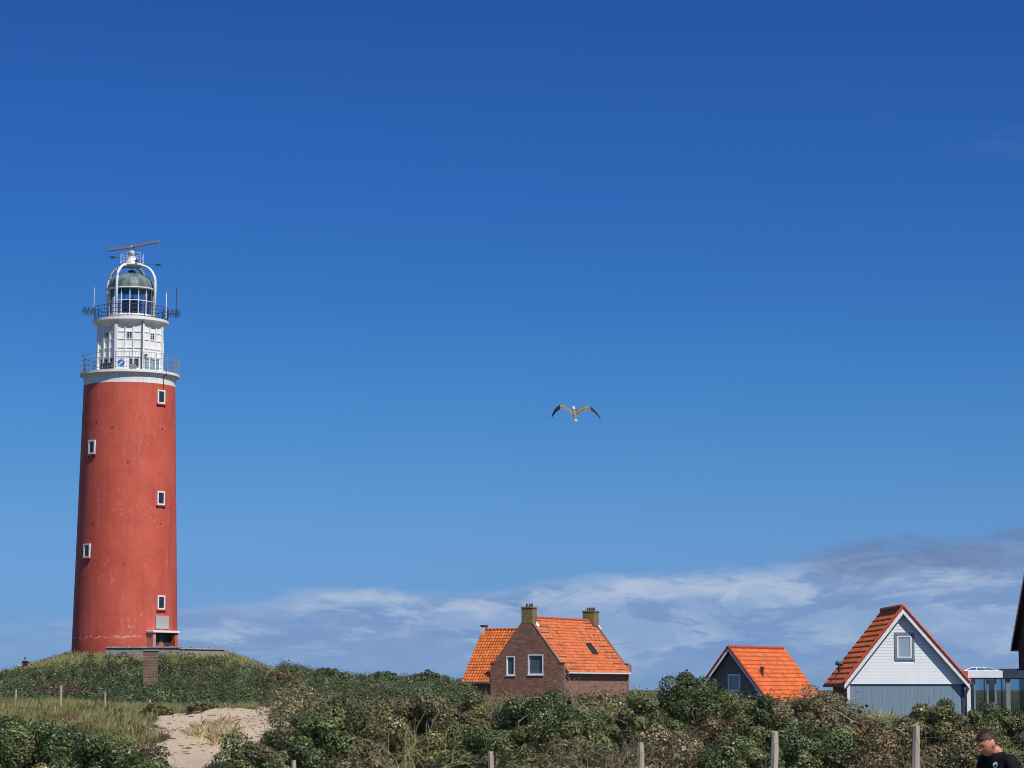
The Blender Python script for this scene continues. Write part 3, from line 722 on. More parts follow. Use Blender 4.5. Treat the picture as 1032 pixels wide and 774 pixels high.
def grass(name, label, pts, lo, hi, width, cols, wts, seed, lean=.35, per=7, kind='stuff', spread=.12, patch=False):
    r = np.random.default_rng(seed); n = len(pts)*per
    k = np.repeat(np.arange(len(pts)), per)
    b = pts[k] + r.normal(0, spread, (n, 2)); z = G(b[:, 0], b[:, 1]) - .03
    L = r.uniform(lo, hi, n); a = r.uniform(0, 6.283, n) ; le = np.abs(r.normal(0, lean, n)) + .05
    dx = np.cos(a)*le + .18; dy = np.sin(a)*le; up = 1/np.sqrt(1+dx*dx+dy*dy)
    B = np.stack([b[:, 0], b[:, 1], z], 1)
    Dm = np.stack([dx*.6, dy*.6, np.ones(n)], 1); Dt = np.stack([dx*1.8, dy*1.8, np.ones(n)*.85], 1)
    mid = B + unit(Dm)*(L*.55)[:, None]; tip = mid + unit(Dt)*(L*.5)[:, None]
    yaw = r.uniform(0, 6.283, n); S = np.stack([np.cos(yaw), np.sin(yaw)*.6, np.zeros(n)], 1)*(width*.5)
    V = np.stack([B-S, B+S, mid+S*.75, tip, mid-S*.75], 1).reshape(-1, 3)
    Fc = np.arange(5*n).reshape(-1, 5)
    C = pal(r, n, cols, wts, .18) * np.exp(r.normal(0, .12, len(pts)))[k][:, None]
    if patch:
        pn = n2(b[:, 0]*1.0, b[:, 1]*1.0, 2.2) + .6*n2(b[:, 0]+30, b[:, 1]*1.3, 4.7) + r.normal(0, .25, n)
        g_ = pn > .55; C[g_] = pal(r, int(g_.sum()), [(.10, .13, .04), (.14, .16, .05), (.07, .09, .03)], [2, 2, 1])
        g_ = pn < -.85; C[g_] = pal(r, int(g_.sum()), [(.20, .12, .075), (.26, .17, .10), (.13, .10, .05)], [2, 2, 2])
    o = link_mesh(name, V, Fc, M['grass'], None, np.repeat(C, 5, 0))
    return tag(o, label, 'grass', kind=kind)
STRAW = [(0.44, 0.39, 0.18), (0.33, 0.33, 0.12), (0.20, 0.22, 0.07), (0.52, 0.45, 0.26), (0.30, 0.21, 0.12)]
pts = scatter(16500, -90, 300, 58, 120, 31, lambda x, y, u, r: (sand_mask(x, y) < .30) & (n2(x, y, 2.5) > -1.0))
grass('marram_grass', 'pale yellow-green grass on the rise before the lighthouse mound', pts, .12, .42, .016, STRAW, [3,4,4,2,1.8], 41, per=8, spread=.16, patch=True)
pts = scatter(3600, -80, 320, 199, 222, 32, lambda x, y, u, r: (np.abs(u-150) < 110) | (u < 100) | (r.random(len(x)) < .25))
grass('marram_grass', 'tufted yellowish grass on top of the lighthouse mound', pts, .15, .5, .04, STRAW, [2,4,4,1.5,1], 42, per=6, spread=.2)
pts = scatter(700, -80, 470, 130, 205, 33, lambda x, y, u, r: (n2(x, y, 1.6) > .75))
grass('marram_grass', 'pale grass tufts scattered through the mound scrub', pts, .3, .75, .04, STRAW, [2,4,3,2,1], 43, per=12, spread=.25)
pts = scatter(1000, 270, 1100, 27, 62, 34)
grass('dry_grass', 'dry straw grass between the front shrubs', pts, .2, .6, .007, STRAW, [2,2,3,2,3], 44, per=8, spread=.12)
pts = scatter(160, 862, 895, 90, 118, 35)
grass('dry_grass', 'pale grass tuft against the blue wall of the white house', pts, .4, .95, .022, STRAW, [3,3,1,3,.5], 45, per=12, spread=.15)
pts = scatter(70, 472, 540, 62, 75, 36)
grass('dry_grass', 'dry seed stalks rising before the brick house', pts, .9, 1.55, .014, [(.30,.2,.13),(.36,.26,.17),(.2,.15,.08),(.3,.25,.15),(.25,.15,.1)], [3,3,1,2,1], 46, per=9, lean=.2, spread=.25)
pts = scatter(300, 190, 245, 70, 84, 37, lambda x, y, u, r: ((u-218)/24)**2 + ((y-77)/7)**2 < r.random(len(x)))
grass('dead_grass', 'flattened heap of dead straw on the sand patch', pts, .25, .6, .018, [(.55,.43,.25),(.46,.36,.20),(.36,.27,.16),(.62,.52,.34),(.24,.17,.11)], [4,3,2,2,1], 47, per=14, lean=2.6, spread=.22)

# sticks and roots on the sand
def litter():
    r = np.random.default_rng(51); mb = MB()
    for _ in range(300):
        y = r.uniform(66, 104); u = r.uniform(170, 290); x = (u-CU)/F*y; z = g1(x, y)
        a = r.uniform(0, 6.28); L = r.uniform(.05, .28)
        p = [(x, y, z+.01), (x+math.cos(a)*L*.5, y+math.sin(a)*L*.5, z+r.uniform(.01, .05)), (x+math.cos(a+.3)*L, y+math.sin(a+.3)*L, z+r.uniform(0, .05))]
        mb.tube(p, r.uniform(.006, .016), 4)
    c = np.array((.14, .09, .06))[None]*np.exp(np.random.default_rng(1).normal(0, .3, (len(mb.v), 1)))
    o = link_mesh('driftwood_litter', mb.v, mb.f, M['twig'], None, c); tag(o, 'dark twigs and roots strewn over the sand patch', 'litter', kind='stuff')
litter()

# bare yellow-lichened branching bush
def bare_branch(label, u, v, Y, h, seed, col, lean=0.0, cat='branch'):
    r = np.random.default_rng(seed); p = P(u, v, Y); z0 = g1(p.x, Y); mb = MB()
    def grow(p0, d, L, rr, lev):
        pts_ = [p0]; q = p0
        for _ in range(3):
            d = (d + Vector(r.normal(0, .14, 3))).normalized(); q = q + d*(L/3); pts_.append(q)
        mb.tube(pts_, rr, 5 if lev > 1 else 4, cap=False, r2=rr*.55)
        if lev > 0:
            for _ in range(3 if lev > 1 else 2):
                nd = (d + Vector((r.normal(0, .55), r.normal(0, .4), r.normal(.1, .35)))).normalized()
                grow(pts_[r.integers(2, 4)], nd, L*r.uniform(.55, .8), rr*.55, lev-1)
    for k in range(4):
        grow(Vector((r.normal(0, .05), r.normal(0, .05), -.1)), Vector((r.normal(lean, .35), r.normal(-.1, .15), 1)).normalized(), h*.5, .021, 3)
    c = np.array(col)[None]*np.exp(r.normal(0, .2, (len(mb.v), 1)))
    o = link_mesh('bare_bush', mb.v, mb.f, M['twig'], None, c); o.location = (p.x, Y, z0)
    tag(o, label, cat)
bare_branch('bare forked yellowish branches growing before the dark hollow bush', 412, 765, 38.5, 1.45, 61, (.30, .29, .12), cat='bare bush')
bare_branch('small bare grey bush in the brown brambles under the brick house', 612, 765, 38.5, 1.1, 62, (.20, .16, .13), cat='bare bush')
bare_branch('bare brown twiggy bush rising before the brick house gutter', 588, 765, 60, 2.3, 63, (.26, .19, .14), cat='bare bush')

def dead_log(label, pts, r0, seed):
    mb = MB(); P3 = [P(*q) for q in pts]
    c0 = P3[0].copy(); mb.tube([q-c0 for q in P3], r0, 7, r2=r0*.45)
    mb.tube([P3[1]-c0, (P3[1]-c0)+Vector((.15, -.1, .22)), (P3[1]-c0)+Vector((.36, -.1, .30))], r0*.4, 5, r2=r0*.15)
    c = np.array((.34, .27, .21))[None]*np.exp(np.random.default_rng(seed).normal(0, .12, (len(mb.v), 1)))
    o = link_mesh('dead_branch', mb.v, mb.f, M['twig'], None, c, smooth=True); o.location = c0; tag(o, label, 'branch')
dead_log('pale dead branch sloping through the scrub below the white house', [(834, 713, 44), (846, 719, 43.5), (858, 726, 43), (866, 729, 43)], .017, 71)
dead_log('short pale dead stick near the tall right fence post', [(893, 735, 36.5), (903, 734, 36.3), (909, 738, 36.2), (915, 740, 36.2)], .013, 72)

# ------------------------------------------------------------------ lighthouse
TY = 216.0
TB = P(125.6, 655, TY); TX = TB.x; TZ = TB.z - 0.1
PXM = F / TY
def zt(v, dy=0.0):     # height above tower foot for photo row v, for something dy nearer than the axis
    return P(125, v, TY - dy).z - TZ
lh = thing('lighthouse', 'tall red round lighthouse with white top on the dune mound', 'lighthouse', (TX, TY, TZ), 0)
VA = math.atan2(TX, TY)             # view azimuth of the tower
def ang(deg):  # direction at deg right of the direction facing the camera
    a = -math.pi/2 - VA*1.0 + rad(deg)
    return Vector((math.cos(a), math.sin(a), 0))
def frame_at(deg, r, z):  # matrix: local -y outward
    o = ang(deg); yv = -o; xv = Vector((-o.y, o.x, 0)); 
    m = Matrix((( xv.x, yv.x, 0, o.x*r), (xv.y, yv.y, 0, o.y*r), (0, 0, 1, z), (0, 0, 0, 1)))
    return m
R0 = 4.54; R1 = 3.98; HR = zt(384.5, 4.1)
def rt(z): return R0 + (R1-R0)*z/HR
prof = [(R0+.02, -1.2)] + [(rt(HR*i/24), HR*i/24) for i in range(25)]
MB().lathe(prof, 96).build('red_wall', M['tower'], lh, smooth=True)
zg = zt(374, 4.2)                   # lower gallery floor underside (front)
w = MB().lathe([(R1+.005, HR), (R1+.005, zg-.45), (R1+.04, zg-.28), (R1+.14, zg-.12), (R1+.22, zg-.04), (R1+.34, zg-.02), (R1+.34, zg+.20), (R1+.24, zg+.22), (2.4, zg+.27)], 96)
w.build('white_band', M['white'], lh, auto=True)
# railing helper
def ring_rail(R, z0, zs, n, name, mat, rpost=.02, rrail=.018, infill=0, a0=0):
    mb = MB()
    for k in range(n):
        a = a0 + 2*math.pi*k/n; x, y = R*math.cos(a), R*math.sin(a)
        mb.tube([(x, y, z0), (x, y, z0+max(zs))], rpost, 6)
    for z in zs:
        pts = [(R*math.cos(2*math.pi*k/72), R*math.sin(2*math.pi*k/72), z0+z) for k in range(73)]
        mb.tube(pts, rrail, 6, cap=False)
    if infill:
        for k in range(n*infill):
            a = a0 + 2*math.pi*k/(n*infill); x, y = R*math.cos(a), R*math.sin(a)
            mb.tube([(x, y, z0+min(zs)), (x, y, z0+max(zs))], rpost*.4, 4, cap=False)
    return mb.build(name, mat, lh, auto=True)
M['rail_grey'] = mat_noise('rail_grey', (.20, .23, .26), (.28, .31, .33), 5, .5)
zf = zg + .26
ring_rail(R1+.28, zf, (.12, .55, 1.0, 1.45), 22, 'lower_gallery_railing', M['rail_grey'], .024, .019, 5)
# octagonal watch room
OR = 2.96; zu = zt(322, 3.0); rot8 = 20.5 - 45
wall = MB()
cs = [ang(rot8 + 45*k) for k in range(8)]
V = [(c.x*OR, c.y*OR, zf-.1) for c in cs] + [(c.x*OR, c.y*OR, zu) for c in cs]
wall.add(V, [(k, (k+1) % 8, (k+1) % 8 + 8, k+8) for k in range(8)])
wall.build('watch_room_wall', M['white'], lh)
apo = OR*math.cos(rad(22.5)); half = OR*math.sin(rad(22.5))
H8 = zu - zf
ribs = MB(); ledg = MB()
for k in range(8):
    mt = frame_at(rot8 + 22.5 + 45*k, apo, zf)
    for x in (-.36, .36):
        ribs.box(x-.05, x+.05, -.10, .02, 0.0, H8-.62, mt)
        ribs.add([mt @ Vector(p) for p in ((x-.05,-.10,H8-.62),(x+.05,-.10,H8-.62),(x+.05,0,H8-.35),(x-.05,0,H8-.35))], [(0,1,2,3)])
    cm = frame_at(rot8 + 45*k, OR, zf)
    ribs.box(-.13, .13, -.10, .14, 0, H8-.35, cm)
    for zz in (1.22, 2.0, 2.75, 3.42):
        for (a, b) in ((-half+.14, -.44), (-.28, .28), (.44, half-.14)):
            ledg.box(a, b, -.06, .02, zz-.04, zz+.03, mt)
ribs.build('wall_ribs', M['white'], lh); ledg.build('wall_ledges', M['white'], lh)
for k in range(8):
    mt = frame_at(rot8 + 22.5 + 45*k, apo, zf)
    window(lh, -.23, .23, 2.80, 3.40, -.05, M['white_paint'], M['dark_pane'], .035, mull=(0.,), trans=(2.99, 3.18), mtx=mt, proud=.02, deep=.05)
    if k % 8 == 0:      # facing front
        window(lh, -.95, -.38, .1, 1.1, -.05, M['white_paint'], M['white_paint'], .07, name='door', mtx=mt, proud=.02, deep=.05)
        window(lh, .05, .85, .30, 1.05, -.05, M['grey_paint'], M['dark_pane'], .06, mull=(.45,), mtx=mt, proud=.02, deep=.05)
    elif k == 1:
        window(lh, -.85, .80, .25, 1.1, -.05, M['grey_paint'], M['pane_blind'], .06, mull=(-.3, .2), mtx=mt, proud=.02, deep=.05)
    elif k == 7:
        window(lh, -.7, .85, .2, 1.08, -.05, M['grey_paint'], M['dark_pane'], .06, mull=(0.1,), mtx=mt, proud=.02, deep=.05)
    else:
        window(lh, -.5, .5, .3, 1.08, -.05, M['grey_paint'], M['dark_pane'], .06, mull=(0.,), mtx=mt, proud=.02, deep=.05)
dp = frame_at(rot8 + 45 - 1.5, OR+.12, zf)
MB().tube([dp @ Vector((0, 0, 0)), dp @ Vector((0, 0, H8-.1))], .05, 8).build('downpipe', M['dark_metal'], lh, smooth=True)
MB().box(-.13, .13, -.06, .02, 1.25, 1.45, frame_at(rot8+45+6, OR+.05, zf)).build('junction_box', M['dark_metal'], lh)
# equipment on the lower gallery (hangs on the tower)
mt = frame_at(-12, 3.7, zf)
MB().tube([mt @ Vector((0, .05, .52)), mt @ Vector((0, -.03, .52))], .31, 20).build('blue_dish', M['blue_sign'], lh)
MB().box(-.24, .24, -.05, .0, -.06, .06, mt @ Matrix.Translation((0, 0, .52)) @ Matrix.Rotation(rad(-50), 4, 'Y')).build('dish_emblem', M['white_paint'], lh)
MB().box(-.6, .6, -.03, .3, .0, .6, frame_at(-36, 3.5, zf)).build('equipment_box', M['dark_metal'], lh, bevel=.03)
MB().box(-.3, .3, -.05, .25, .0, .45, frame_at(4, 3.5, zf)).build('equipment_box', M['grey_paint'], lh, bevel=.03)
# upper gallery
zs = zt(318.5, 3.2)
MB().lathe([(2.80, zu-.55), (2.86, zu-.25), (3.02, zu-.06), (3.20, zu+.02), (3.30, zu+.05), (3.30, zs), (3.2, zs+.02), (1.5, zs+.04)], 72).build('upper_gallery', M['white'], lh, auto=True)
ring_rail(3.22, zs, (.10, .42, .75, 1.12), 18, 'upper_gallery_railing', M['navy'], .028, .023, 3)
zl = zs + .04
zgl = zt(289.0, 2.0)               # top of the glazing
MB().lathe([(1.98, zl), (1.98, zl+.30), (2.05, zl+.30), (2.05, zl+.38), (1.9, zl+.38)], 16, a0=rad(5)).build('lantern_base', M['white'], lh)
bars = MB(); n16 = 16
for k in range(n16):
    a = rad(5) + 2*math.pi*k/n16; x, y = 1.95*math.cos(a), 1.95*math.sin(a)
    bars.tube([(x, y, zl+.38), (x, y, zgl)], .045, 6)
for z in (zl+.40, zl+.38+(zgl-zl-.38)*.52, zgl-.02):
    bars.tube([(1.95*math.cos(rad(5)+2*math.pi*k/16), 1.95*math.sin(rad(5)+2*math.pi*k/16), z) for k in range(17)], .04 if z < zgl-.1 else .07, 6, cap=False)
bars.build('lantern_bars', M['white_paint'], lh)
MB().lathe([(1.90, zl+.38), (1.90, zgl)], 16, a0=rad(5)).build('lantern_glass', M['glass'], lh)
lens = MB().lathe([(.0, zl+.0), (.5, zl+.0), (.5, zl+.75), (.8, zl+.85), (.95, zl+1.15), (.95, zl+1.5), (.75, zl+1.85), (.3, zl+2.0), (0, zl+2.0)], 24)
lens.build('lamp_optic', M['dark_pane'], lh, auto=True)
MB().lathe([(0, zl+.05), (1.86, zl+.05)], 24).build('lantern_floor', M['grey_paint'], lh)
# dome
zd = zt(275.5, 0); dome = MB(); Rr = 2.06; hd = zd - zgl
pr = [(Rr*1.02, zgl-.02), (Rr*1.02, zgl+.07)] + [(Rr*math.cos(t)**.85, zgl+.07+(hd-.07)*math.sin(t)) for t in [rad(x) for x in (0, 12, 24, 36, 48, 60, 72, 82)]] + [(.02, zd)]
dome.lathe(pr, 16, a0=rad(5)); dome.build('dome', M['verdigris'], lh)
dr = MB()
for k in range(16):
    a = rad(5) + 2*math.pi*k/16
    dr.tube([(r*math.cos(a)*1.005, r*math.sin(a)*1.005, z+.01) for r, z in pr[1:-1]], .028, 5, cap=False)
dr.build('dome_ribs', M['verdigris'], lh)
MB().lathe([(.42, zd-.12), (.42, zd+.02), (.30, zd+.2), (.12, zd+.28), (.0, zd+.3)], 20).build('dome_vent', M['dark_metal'], lh, auto=True)
MB().lathe([(Rr*1.0, zgl-.06), (Rr*1.08, zgl-.03), (Rr*1.08, zgl+.05), (Rr*1.0, zgl+.06)], 16, a0=rad(5)).build('dome_gutter', M['white_paint'], lh)
# arch legs and radar platform
zp = zt(266.5, 1.0); LR = 2.42
arch = 0
for dg in (-32, 58, 148, 238):
    o = ang(dg); pts = [o*LR + Vector((0, 0, zs)), o*LR + Vector((0, 0, zt(288)))]
    zc = zt(288); hh = zp - zc; rr0 = .75
    for t in range(10, 91, 10):
        c, s = math.cos(rad(t)), math.sin(rad(t))
        pts.append(o*(rr0 + (LR-rr0)*c**.9 if t < 90 else rr0) + Vector((0, 0, zc + hh*s)) if t < 90 else o*rr0 + Vector((0, 0, zp)))
    MB().tube(pts, .12, 8).build('arch_leg', M['white_paint'], lh, smooth=True)
MB().lathe([(0, zp-.02), (.45, zp-.12), (1.0, zp), (1.08, zp+.02), (1.08, zp+.16), (0, zp+.18)], 32).build('radar_platform', M['white_paint'], lh, auto=True)
rr = MB(); zz = zp+.17
for k in range(10):
    a = 2*math.pi*k/10; rr.tube([(1.0*math.cos(a), 1.0*math.sin(a), zz), (1.0*math.cos(a), 1.0*math.sin(a), zz+.95)], .018, 5)
for h in (.45, .95): rr.tube([(1.0*math.cos(2*math.pi*k/40), 1.0*math.sin(2*math.pi*k/40), zz+h) for k in range(41)], .016, 5, cap=False)
rr.build('platform_railing', M['white_paint'], lh)
zr = zt(247.5)
MB().lathe([(0, zz), (.52, zz), (.44, zz+.35), (.36, zz+.5), (.36, zz+.68), (0, zz+.68)], 20).build('radar_pedestal', M['white_paint'], lh, auto=True)
sb = MB(); prs = [(.36*math.cos(rad(t)), zz+.95+.34*math.sin(rad(t))) for t in range(-90, 91, 15)]
sb.lathe(prs, 20); sb.tube([(0, 0, zz+1.2), (0, 0, zr)], .13, 10); sb.build('radar_gearbox', M['steel'], lh, smooth=True)
bl = MB()
rd = ang(0)*2.4 + ang(90)*2.3; rd = rd.normalized(); nrm = Vector((-rd.y, rd.x, 0))
Lh = 3.3
sec = [(-.11, -.10), (.11, -.13), (.13, .05), (-.05, .13)]
n = 13; V = []; 
for i in range(n):
    t = -1 + 2*i/(n-1); tp = 1 - .35*abs(t)**3
    for (a, b) in sec: V.append(rd*Lh*t + nrm*a*tp + Vector((0, 0, zr + .02 + b*tp - .10*(1-abs(t)) - (0.10 if t < 0 else 0.0)*abs(t))))
Fc = [tuple(range(4))] + [tuple(4*(n-1)+k for k in range(4))[::-1]]
for i in range(n-1):
    for k in range(4): Fc.append((4*i+k, 4*i+(k+1) % 4, 4*i+4+(k+1) % 4, 4*i+4+k))
bl.add(V, Fc); bl.build('radar_antenna', M['radar'], lh)
# floodlight arms beside the platform, antennas on the gallery
def whip(deg, R, z0, z1, r, mat, name='antenna'):
    o = ang(deg)*R; MB().tube([o + Vector((0, 0, z0)), o + Vector((0, 0, z1))], r, 6).build(name, mat, lh)
whip(-82, 3.25, zs+.2, zt(291.5), .025, M['white_paint']); whip(72, 3.2, zs+.2, zt(296), .045, M['white_paint']); whip(84, 3.95, zs+.3, zt(290.5), .035, M['dark_metal'])
for (dg, L0, dz) in ((-88, 1.75, .55), (88, 2.35, -.02), (20, 1.2, .1)):
    o = ang(dg); z = zz + dz
    MB().tube([o*.9 + Vector((0, 0, z)), o*L0 + Vector((0, 0, z+.05))], .02, 5).box(L0-.25, L0+.15, -.09, .09, z-.06, z+.12, Matrix.Rotation(math.atan2(o.y, o.x), 4, 'Z')).build('lamp_arm', M['dark_metal'], lh)
for dg, sgn in ((-86, 1), (-74, 1), (80, 1), (90, 1)):
    o = ang(dg); mb = MB(); s = Vector((-o.y, o.x, 0))
    mb.tube([o*3.2 + Vector((0, 0, zs+.75)), o*4.3 + Vector((0, 0, zs+.72))], .03, 6)
    for q in range(6):
        c = o*(3.3 + .19*q) + Vector((0, 0, zs+.74)); mb.tube([c - s*.32 + Vector((0, 0, -.25 if q % 2 else .25)), c + s*.32 + Vector((0, 0, .25 if q % 2 else -.25))], .018, 5)
        mb.tube([c + Vector((0, 0, -.35)), c + Vector((0, 0, .38))], .018, 5)
    mb.build('yagi_antenna', M['navy'], lh)
# cable on white band
cb = ang(46); MB().tube([cb*(R1+.04) + Vector((0, 0, HR-.9)), cb*(R1+.06) + Vector((0, 0, HR+.1)), cb*(R1+.09) + Vector((0, 0, zg-.3)), cb*(R1+.37) + Vector((0, 0, zg)), cb*(R1+.37)+Vector((0, 0, zf+.1))], .03, 6).build('cable', M['dark_metal'], lh)
# ladder under platform
ld_ = MB(); a_ = ang(120)
for s in (-.18, .18):
    sv = Vector((-a_.y, a_.x, 0))*s; ld_.tube([a_*1.9 + sv + Vector((0, 0, zgl+.3)), a_*.7 + sv + Vector((0, 0, zp))], .025, 5)
for q in range(8):
    c = (a_*1.9 + Vector((0, 0, zgl+.3))).lerp(a_*.7 + Vector((0, 0, zp)), q/7); sv = Vector((-a_.y, a_.x, 0))*.18; ld_.tube([c-sv, c+sv], .018, 5)
ld_.build('ladder', M['dark_metal'], lh)
# shaft windows
M['red_trim'] = mat_noise('dark_red_trim', (.36, .055, .035), (.28, .045, .03), 4, .7)
for (dg, v) in ((42.5, 399), (-49, 450.5), (42.0, 501.5), (-50.5, 555), (42.5, 607)):
    z = zt(v, 3.2); R = rt(z); mt = frame_at(dg, R-.02, z)
    window(lh, -.43, .43, -.60, .60, -.10, M['white_paint'], M['dark_pane'], .13, mtx=mt, proud=.0, deep=.12)
    MB().box(-.52, .52, -.16, .05, -.74, -.615, mt).build('window_sill', M['red_trim'], lh)
for (dg, v) in ((45, 431), (-42, 425), (0, 466), (-42, 528), (-2, 569), (43, 527), (-20, 431)):
    z = zt(v, 3.5); MB().tube([ang(dg)*(rt(z)-.05)+Vector((0, 0, z)), ang(dg)*(rt(z)+.05)+Vector((0, 0, z))], .06, 8).build('vent_hole', M['dark_metal'], lh)
# plaque and porch
z = zt(627, 3.2); MB().box(-.78, .78, -.05, .04, -.56, .56, frame_at(44, rt(z)+.01, z)).build('plaque', M['plaque'], lh, bevel=.01)
zb = zt(637.5, 3.4)
mt = frame_at(43, rt(1)-.1, 0)
PD = .62
MB().box(-1.55, 1.55, -PD-.15, .1, zb-.02, zb+.17, mt).build('porch_canopy', M['white_paint'], lh, bevel=.02)
MB().box(-1.45, -1.13, -PD, .1, -.8, zb-.022, mt).build('porch_wall', M['pink'], lh)
MB().box(1.13, 1.45, -PD, .1, -.8, zb-.022, mt).build('porch_wall', M['tower'], lh)
dr_ = MB().box(-1.12, 1.12, -.10, .0, -.6, zb-.03, mt).build('door', M['dark_metal'], lh)
MB().box(-.03, .03, -.13, -.1, -.6, zb-.1, mt).build('door_stile', M['grey_paint'], dr_)

# low timber and concrete enclosure on the mound
def enclosure():
    root = thing('retaining_wall', 'low grey timber-faced wall around the lighthouse foot', 'wall', (0, 0, 0))
    a = P(107, 652, 207); b = P(180, 653, 206); c = P(226, 653.5, 211)
    for (p, q) in ((a, b), (b, c)):
        d = (q-p); L = d.length; m = Matrix.Translation(p) @ Matrix.Rotation(math.atan2(d.y, d.x), 4, 'Z')
        zt_ = 0.0; mb = MB(); r = random.Random(3)
        x = 0
        while x < L-.01:
            w_ = min(.14, L-x); mb.box(x+.006, x+w_-.006, r.uniform(-.012, .012), .06, -1.25, -.10 + r.uniform(-.01, .01), m); x += .14
        mb.build('boarding', M['timber'], root)
        MB().box(-.05, L+.05, -.10, .25, -.10, .0, m).build('coping', M['concrete'], root, bevel=.02)
        MB().box(0, L, .062, .22, -1.3, -.102, m).build('core', M['concrete'], root)
        pb = MB()
        for k in range(5): xx = L*(k+.5)/5; pb.box(xx-.12, xx+.12, -.05, .2, .002, .07+.05*(k % 2), m)
        pb.build('coping_stones', M['concrete'], root)
enclosure()
def pillar():
    p = P(152, 658, 176); z0 = min(g1(p.x, 176), 3.0)
    h = p.z - z0; root = thing('brick_pillar', 'square weathered brick pillar with dark cap before the lighthouse', 'pillar', (p.x, 176, z0), rad(8))
    MB().box(-.52, .52, -.52, .52, -.3, h+.08, None).build('shaft', M['pillar_brick'], root)
    MB().box(-.58, .58, -.58, .58, h+.082, h+.22).build('cap', M['dark_board'], root, bevel=.03)
pillar()

# ------------------------------------------------------------------ brick house
BO = (0.53, 0.130, 0.038)
def brick_house():
    Yf = 232.0; c = P(531, 690, Yf); zg0 = 0.4
    root = thing('brick_house', 'brown brick house with bright orange tiled roof and two chimneys', 'house', (c.x, Yf, 0), rad(-28))
    tanp = 1.213; hw = 4.1; ze = 3.95; zr_ = ze + hw*tanp; L = 14.0; ww = 3.75
    S = math.hypot(hw, hw*tanp); Dr = (hw/S, 0, -hw*tanp/S); Dl = (-hw/S, 0, -hw*tanp/S)
    # gable wall, slightly raised above the roof as a parapet with shoulders
    zk = ze + .62; xk = (zr_ - zk)/tanp
    par = .16
    outer = [(-ww-.1, zg0-.8), (ww+.1, zg0-.8), (ww+.1, zk+par), (xk-.1, zk+par), (.55, zr_+par-.55*tanp+.05), (.55, zr_+.05), (-.55, zr_+.05), (-.55, zr_+par-.55*tanp+.05), (-xk+.1, zk+par), (-ww-.1, zk+par)]
    def zz(v): return P(531, v, Yf).z
    holes = [(-2.18, -1.26, zz(680.5), zz(661)), (.10, 1.72, zz(680), zz(659.5))]
    holed_wall('gable_wall', outer, holes, .30, M['brick'], root, 0)
    for i, (a, b, z0, z1) in enumerate(holes):
        w_ = window(root, a+.003, b-.003, z0+.003, z1-.003, .06, M['white_paint'], M['pane'], .11 if i < 2 else .1, proud=.09, deep=.12, mull=((a+b)/2,) if i > 1 else ())
        MB().box(a-.06, b+.06, -.08, .02, z0-.09, z0-.002).build('sill', M['white_paint'], w_)
    for i in (0, 1):
        a, b, z0, z1 = holes[i]
        cu = MB()
        for k in range(5):
            x = b - .13 - k*.055; cu.box(x-.02, x+.02, .22+.02*(k % 2), .25+.02*(k % 2), z0+.12, z1-.12)
        for k in range(3 if i else 0):
            x = a + .13 + k*.055; cu.box(x-.02, x+.02, .22+.02*(k % 2), .25+.02*(k % 2), z0+.12, z1-.12)
    # other walls
    MB().box(ww-.30, ww, .302, L-.302, zg0-.8, ze+.25).build('side_wall', M['brick'], root)
    MB().box(-ww, -ww+.3, .302, L-.302, zg0-.8, ze+.25).build('side_wall', M['brick'], root)
    outer2 = [(-ww-.1, zg0-.8), (ww+.1, zg0-.8), (ww+.1, zk+par), (xk-.1, zk+par), (.0, zr_+par+.1), (-xk+.1, zk+par), (-ww-.1, zk+par)]
    holed_wall('gable_wall', outer2, [], .30, M['brick'], root, L-.3)
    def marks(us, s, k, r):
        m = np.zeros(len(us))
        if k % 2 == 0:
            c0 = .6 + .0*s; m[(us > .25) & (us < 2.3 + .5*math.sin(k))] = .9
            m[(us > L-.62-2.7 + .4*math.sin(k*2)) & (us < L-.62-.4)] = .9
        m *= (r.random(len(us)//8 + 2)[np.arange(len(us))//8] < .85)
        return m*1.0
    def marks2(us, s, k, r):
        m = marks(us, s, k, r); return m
    rf = tiles('roof', root, (0, .31, zr_), (0, 1, 0), Dr, L-.62, S+.12, BO, seed=3, marks=lambda us, s, k, r: marks2(us, s, k, r), course=.37)
    rl = tiles('roof', root, (0, .31, zr_), (0, 1, 0), Dl, L-.62, S-.9, BO, seed=4, course=.37)
    rc = MB(); 
    for k in range(int((L-.9)/.4)): rc.tube([(0, .45+k*.4, zr_+.07), (0, .45+k*.4+.39, zr_+.085)], .13, 8)
    rcm = rc.build('ridge_cap', M['tile'], rf, smooth=True)
    a = rcm.data.color_attributes.new('Col', 'FLOAT_COLOR', 'POINT'); cc = np.ones((len(rcm.data.vertices), 4), np.float32); cc[:, :3] = (.50, .10, .03); a.data.foreach_set('color', cc.ravel())
    # parapet copings on the rakes
    for sg in (-1, 1):
        for y0, y1 in ((-.03, .33), (L-.33, L+.03)):
            cp = MB()
            xa, za = sg*.55, zr_+par-.55*tanp+.055; xb, zb_ = sg*(xk-.1), zk+par+.005
            cp.add([(xa, y0, za), (xb, y0, zb_), (xb, y1, zb_), (xa, y1, za), (xa, y0, za+.07), (xb, y0, zb_+.07), (xb, y1, zb_+.07), (xa, y1, za+.07)], [(0,1,2,3),(4,5,6,7),(0,1,5,4),(2,3,7,6),(0,3,7,4),(1,2,6,5)])
            cp.box(min(sg*(xk-.18), sg*(ww+.16)), max(sg*(xk-.18), sg*(ww+.16)), y0-.02, y1, zk+par+.003, zk+par+.10)
            cp.build('coping', M['brick'], root)
    MB().box(hw+.02, hw+.16, .33, L-.33, ze-.16, ze-.03).box(ww+.02, hw+.10, .34, L-.34, ze-.20, ze-.162).build('gutter', M['white_paint'], root)
